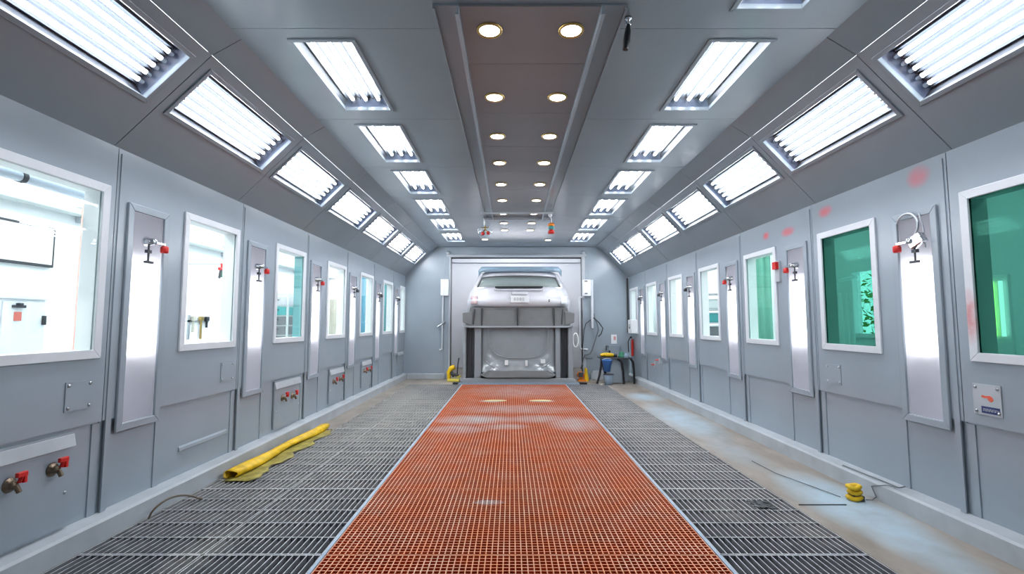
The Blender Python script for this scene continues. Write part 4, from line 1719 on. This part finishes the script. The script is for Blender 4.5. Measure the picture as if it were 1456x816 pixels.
# yellow things either side of the car
t = thing('wheel_chock', 'yellow clamp tool on the floor left of the car', 'clamp', (-1.19, 10.15, 0))
b = MB(t)
b.tube([(-1.30, 10.15, .045), (-1.305, 10.15, .19), (-1.25, 10.15, .275), (-1.18, 10.15, .30)], .045, 10, radii=[.04, .045, .055, .05])
b.build('arm', 'yellow')
b = MB(t)
b.box(-1.33, -1.08, 10.06, 10.24, 0, .055)
b.lathe([(0, 0), (.05, 0), (.055, .03), (.03, .055), (0, .06)], Matrix.Translation((-1.10, 10.14, .08)), 12)
b.build('foot', 'pale_yellow', bevel=.012)
b = MB(t)
b.tube([(-1.26, 10.14, .20), (-1.19, 10.13, .10)], .035, 8)
b.tube([(-1.25, 10.12, .16), (-1.09, 10.12, .115)], .03, 8)
b.build('motor', 'charcoal')
b = MB(t)
b.tube([(-1.13, 10.16, .10), (-1.12, 10.18, .35), (-1.10, 10.2, .48)], .013, 7)
b.build('lever', 'dark_steel')
t = thing('hose_reel', 'orange and yellow hose reel on the floor right of the car', 'hose reel', (1.50, 10.2, 0))
b = MB(t)
b.box(1.40, 1.56, 10.12, 10.28, 0, .04)
b.lathe([(0, 0), (.07, 0), (.075, .02), (.055, .05), (.055, .11), (.075, .14), (.07, .16), (0, .16)], ax((1.46, 10.30, .12), '-y'), 16)
b.build('drum', 'orange', bevel=.003)
b = MB(t)
b.prism([(0, 0), (.09, 0), (.05, .27), (.01, .27)], Matrix(((1, 0, 0, 1.53), (0, 0, 1, 10.14), (0, 1, 0, .0), (0, 0, 0, 1))), .10)
b.build('guard', 'yellow', bevel=.008)
b = MB(t)
b.box(1.40, 1.50, 10.10, 10.14, .09, .19)
b.tube([(1.47, 10.2, .26), (1.50, 10.25, .32)], .018, 8)
b.build('hub', 'charcoal', bevel=.005)

# ------------------------------------------------------------------ stand with tools in the far right corner
t = thing('tool_stand', 'low black stand with curved legs in the far right corner', 'stand', (2.08, 9.85, 0))
b = MB(t)
b.box(1.78, 2.42, 9.66, 10.05, .495, .52)
b.build('top', 'charcoal', bevel=.008)
for (P) in ([(1.80, 9.70, .50), (1.79, 9.69, .35), (1.75, 9.68, .15), (1.70, 9.66, .012)],
            [(2.12, 9.68, .50), (2.20, 9.68, .44), (2.23, 9.68, .25), (2.24, 9.68, .0)],
            [(2.38, 9.70, .50), (2.43, 9.70, .44), (2.455, 9.72, .25), (2.46, 9.74, .0)],
            [(1.84, 10.0, .50), (1.90, 10.0, .3), (1.96, 10.0, .1), (1.98, 10.0, .0)]):
    b = MB(t)
    b.tube(P, .022, 8, radii=[.02, .024, .022, .022])
    b.build('leg', 'black')
b = MB(t)
b.box(1.92, 2.24, 9.74, 9.78, .02, .50)
b.box(2.02, 2.42, 10.0, 10.03, .0, .50)
b.build('apron', 'booth_paint')
t = thing('bucket', 'blue bucket hanging under the left end of the black stand', 'bucket', (1.87, 9.62, .22))
b = MB(t)
b.lathe([(.0, 0), (.065, 0), (.095, .21), (.103, .215), (.103, .23), (.092, .23), (.065, .02), (0, .02)], Matrix.Translation((1.885, 9.56, .26)), 22)
b.build('pail', 'blue')
b = MB(t)
b.tube([(1.885 + .098 * math.cos(a * math.pi / 8), 9.56 - .03 * math.sin(a * math.pi / 8), .475 + .045 * math.sin(a * math.pi / 8)) for a in range(9)], .006, 6)
b.build('handle', 'steel')
t = thing('paint_can', 'pale grey can with a dark rim on a crate under the blue bucket', 'can', (1.91, 9.58, .0))
b = MB(t)
b.lathe([(0, 0), (.07, 0), (.075, .1), (.10, .19), (.10, .20), (0, .20)], Matrix.Translation((1.915, 9.58, .0)), 18)
b.build('body', 'pale_blue')
b = MB(t)
b.lathe([(.095, .195), (.104, .195), (.104, .21), (.095, .21)], Matrix.Translation((1.915, 9.58, .0)), 18)
b.build('rim', 'dark_steel')
t = thing('power_tool', 'yellow power tool lying on top of the black stand', 'power tool', (1.95, 9.78, .52))
b = MB(t)
b.tube([(1.80, 9.78, .565), (1.88, 9.78, .575), (2.0, 9.78, .57), (2.06, 9.78, .565)], .04, 10, radii=[.026, .04, .045, .032])
b.build('body', 'yellow')
b = MB(t)
b.tube([(2.05, 9.78, .562), (2.13, 9.78, .56)], .03, 10)
b.tube([(1.98, 9.78, .60), (1.985, 9.78, .66)], .02, 8)
b.box(1.86, 1.90, 9.745, 9.755, .55, .59)
b.box(1.79, 2.12, 9.75, 9.81, .52, .535)
b.build('grip', 'black')
t = thing('sander', 'dark green sander lying beside the yellow tool on the black stand', 'sander', (2.24, 9.78, .52))
b = MB(t)
b.lathe([(0, 0), (.075, 0), (.08, .02), (.06, .04), (.055, .08), (.035, .11), (0, .12)], Matrix.Translation((2.23, 9.80, .52)), 16)
b.build('body', 'green')
b = MB(t)
b.lathe([(0, 0), (.04, 0), (.045, .05), (.03, .08), (0, .085)], Matrix.Translation((2.30, 9.70, .52)), 14)
b.build('cup', 'pale_blue')
b = MB()
b.box(1.72, 1.80, 9.50, 9.525, 0, .03)
b.box(1.74, 1.77, 9.44, 9.50, 0, .02)
tag(b.build('wood_scrap', 'beige', bevel=.004), 'wooden scrap on the floor under the black stand', 'scrap')
t = thing('grey_board', 'low grey board leaning at the foot of the back wall right of the hose reel', 'board', (1.88, D - .1, 0))
b = MB(t)
b.prism([(1.70, 0), (1.98, 0), (1.98, .19), (1.76, .19)], Matrix(((1, 0, 0, 0), (0, .2, 1, D - .17), (0, 1, 0, 0), (0, 0, 0, 1))), .03)
b.build('panel', 'kerb_paint', bevel=.004)

# ------------------------------------------------------------------ world and view
w = bpy.data.worlds.new('world')
SC.world = w
w.use_nodes = True
bg = w.node_tree.nodes['Background']
bg.inputs[0].default_value = (.82, .92, 1.0, 1)
bg.inputs[1].default_value = 4.0
SC.view_settings.view_transform = 'Standard'
SC.view_settings.look = 'None'
SC.view_settings.exposure = 0.2
SC.view_settings.gamma = 1.0
SC.view_settings.use_curve_mapping = False
SC.cycles.max_bounces = 9
SC.cycles.diffuse_bounces = 5
SC.cycles.glossy_bounces = 4
SC.cycles.transparent_max_bounces = 16
SC.cycles.sample_clamp_indirect = 8
SC.cycles.caustics_reflective = False
SC.cycles.caustics_refractive = False
for o in bpy.data.objects:
    if '_loc' in o:
        del o['_loc']
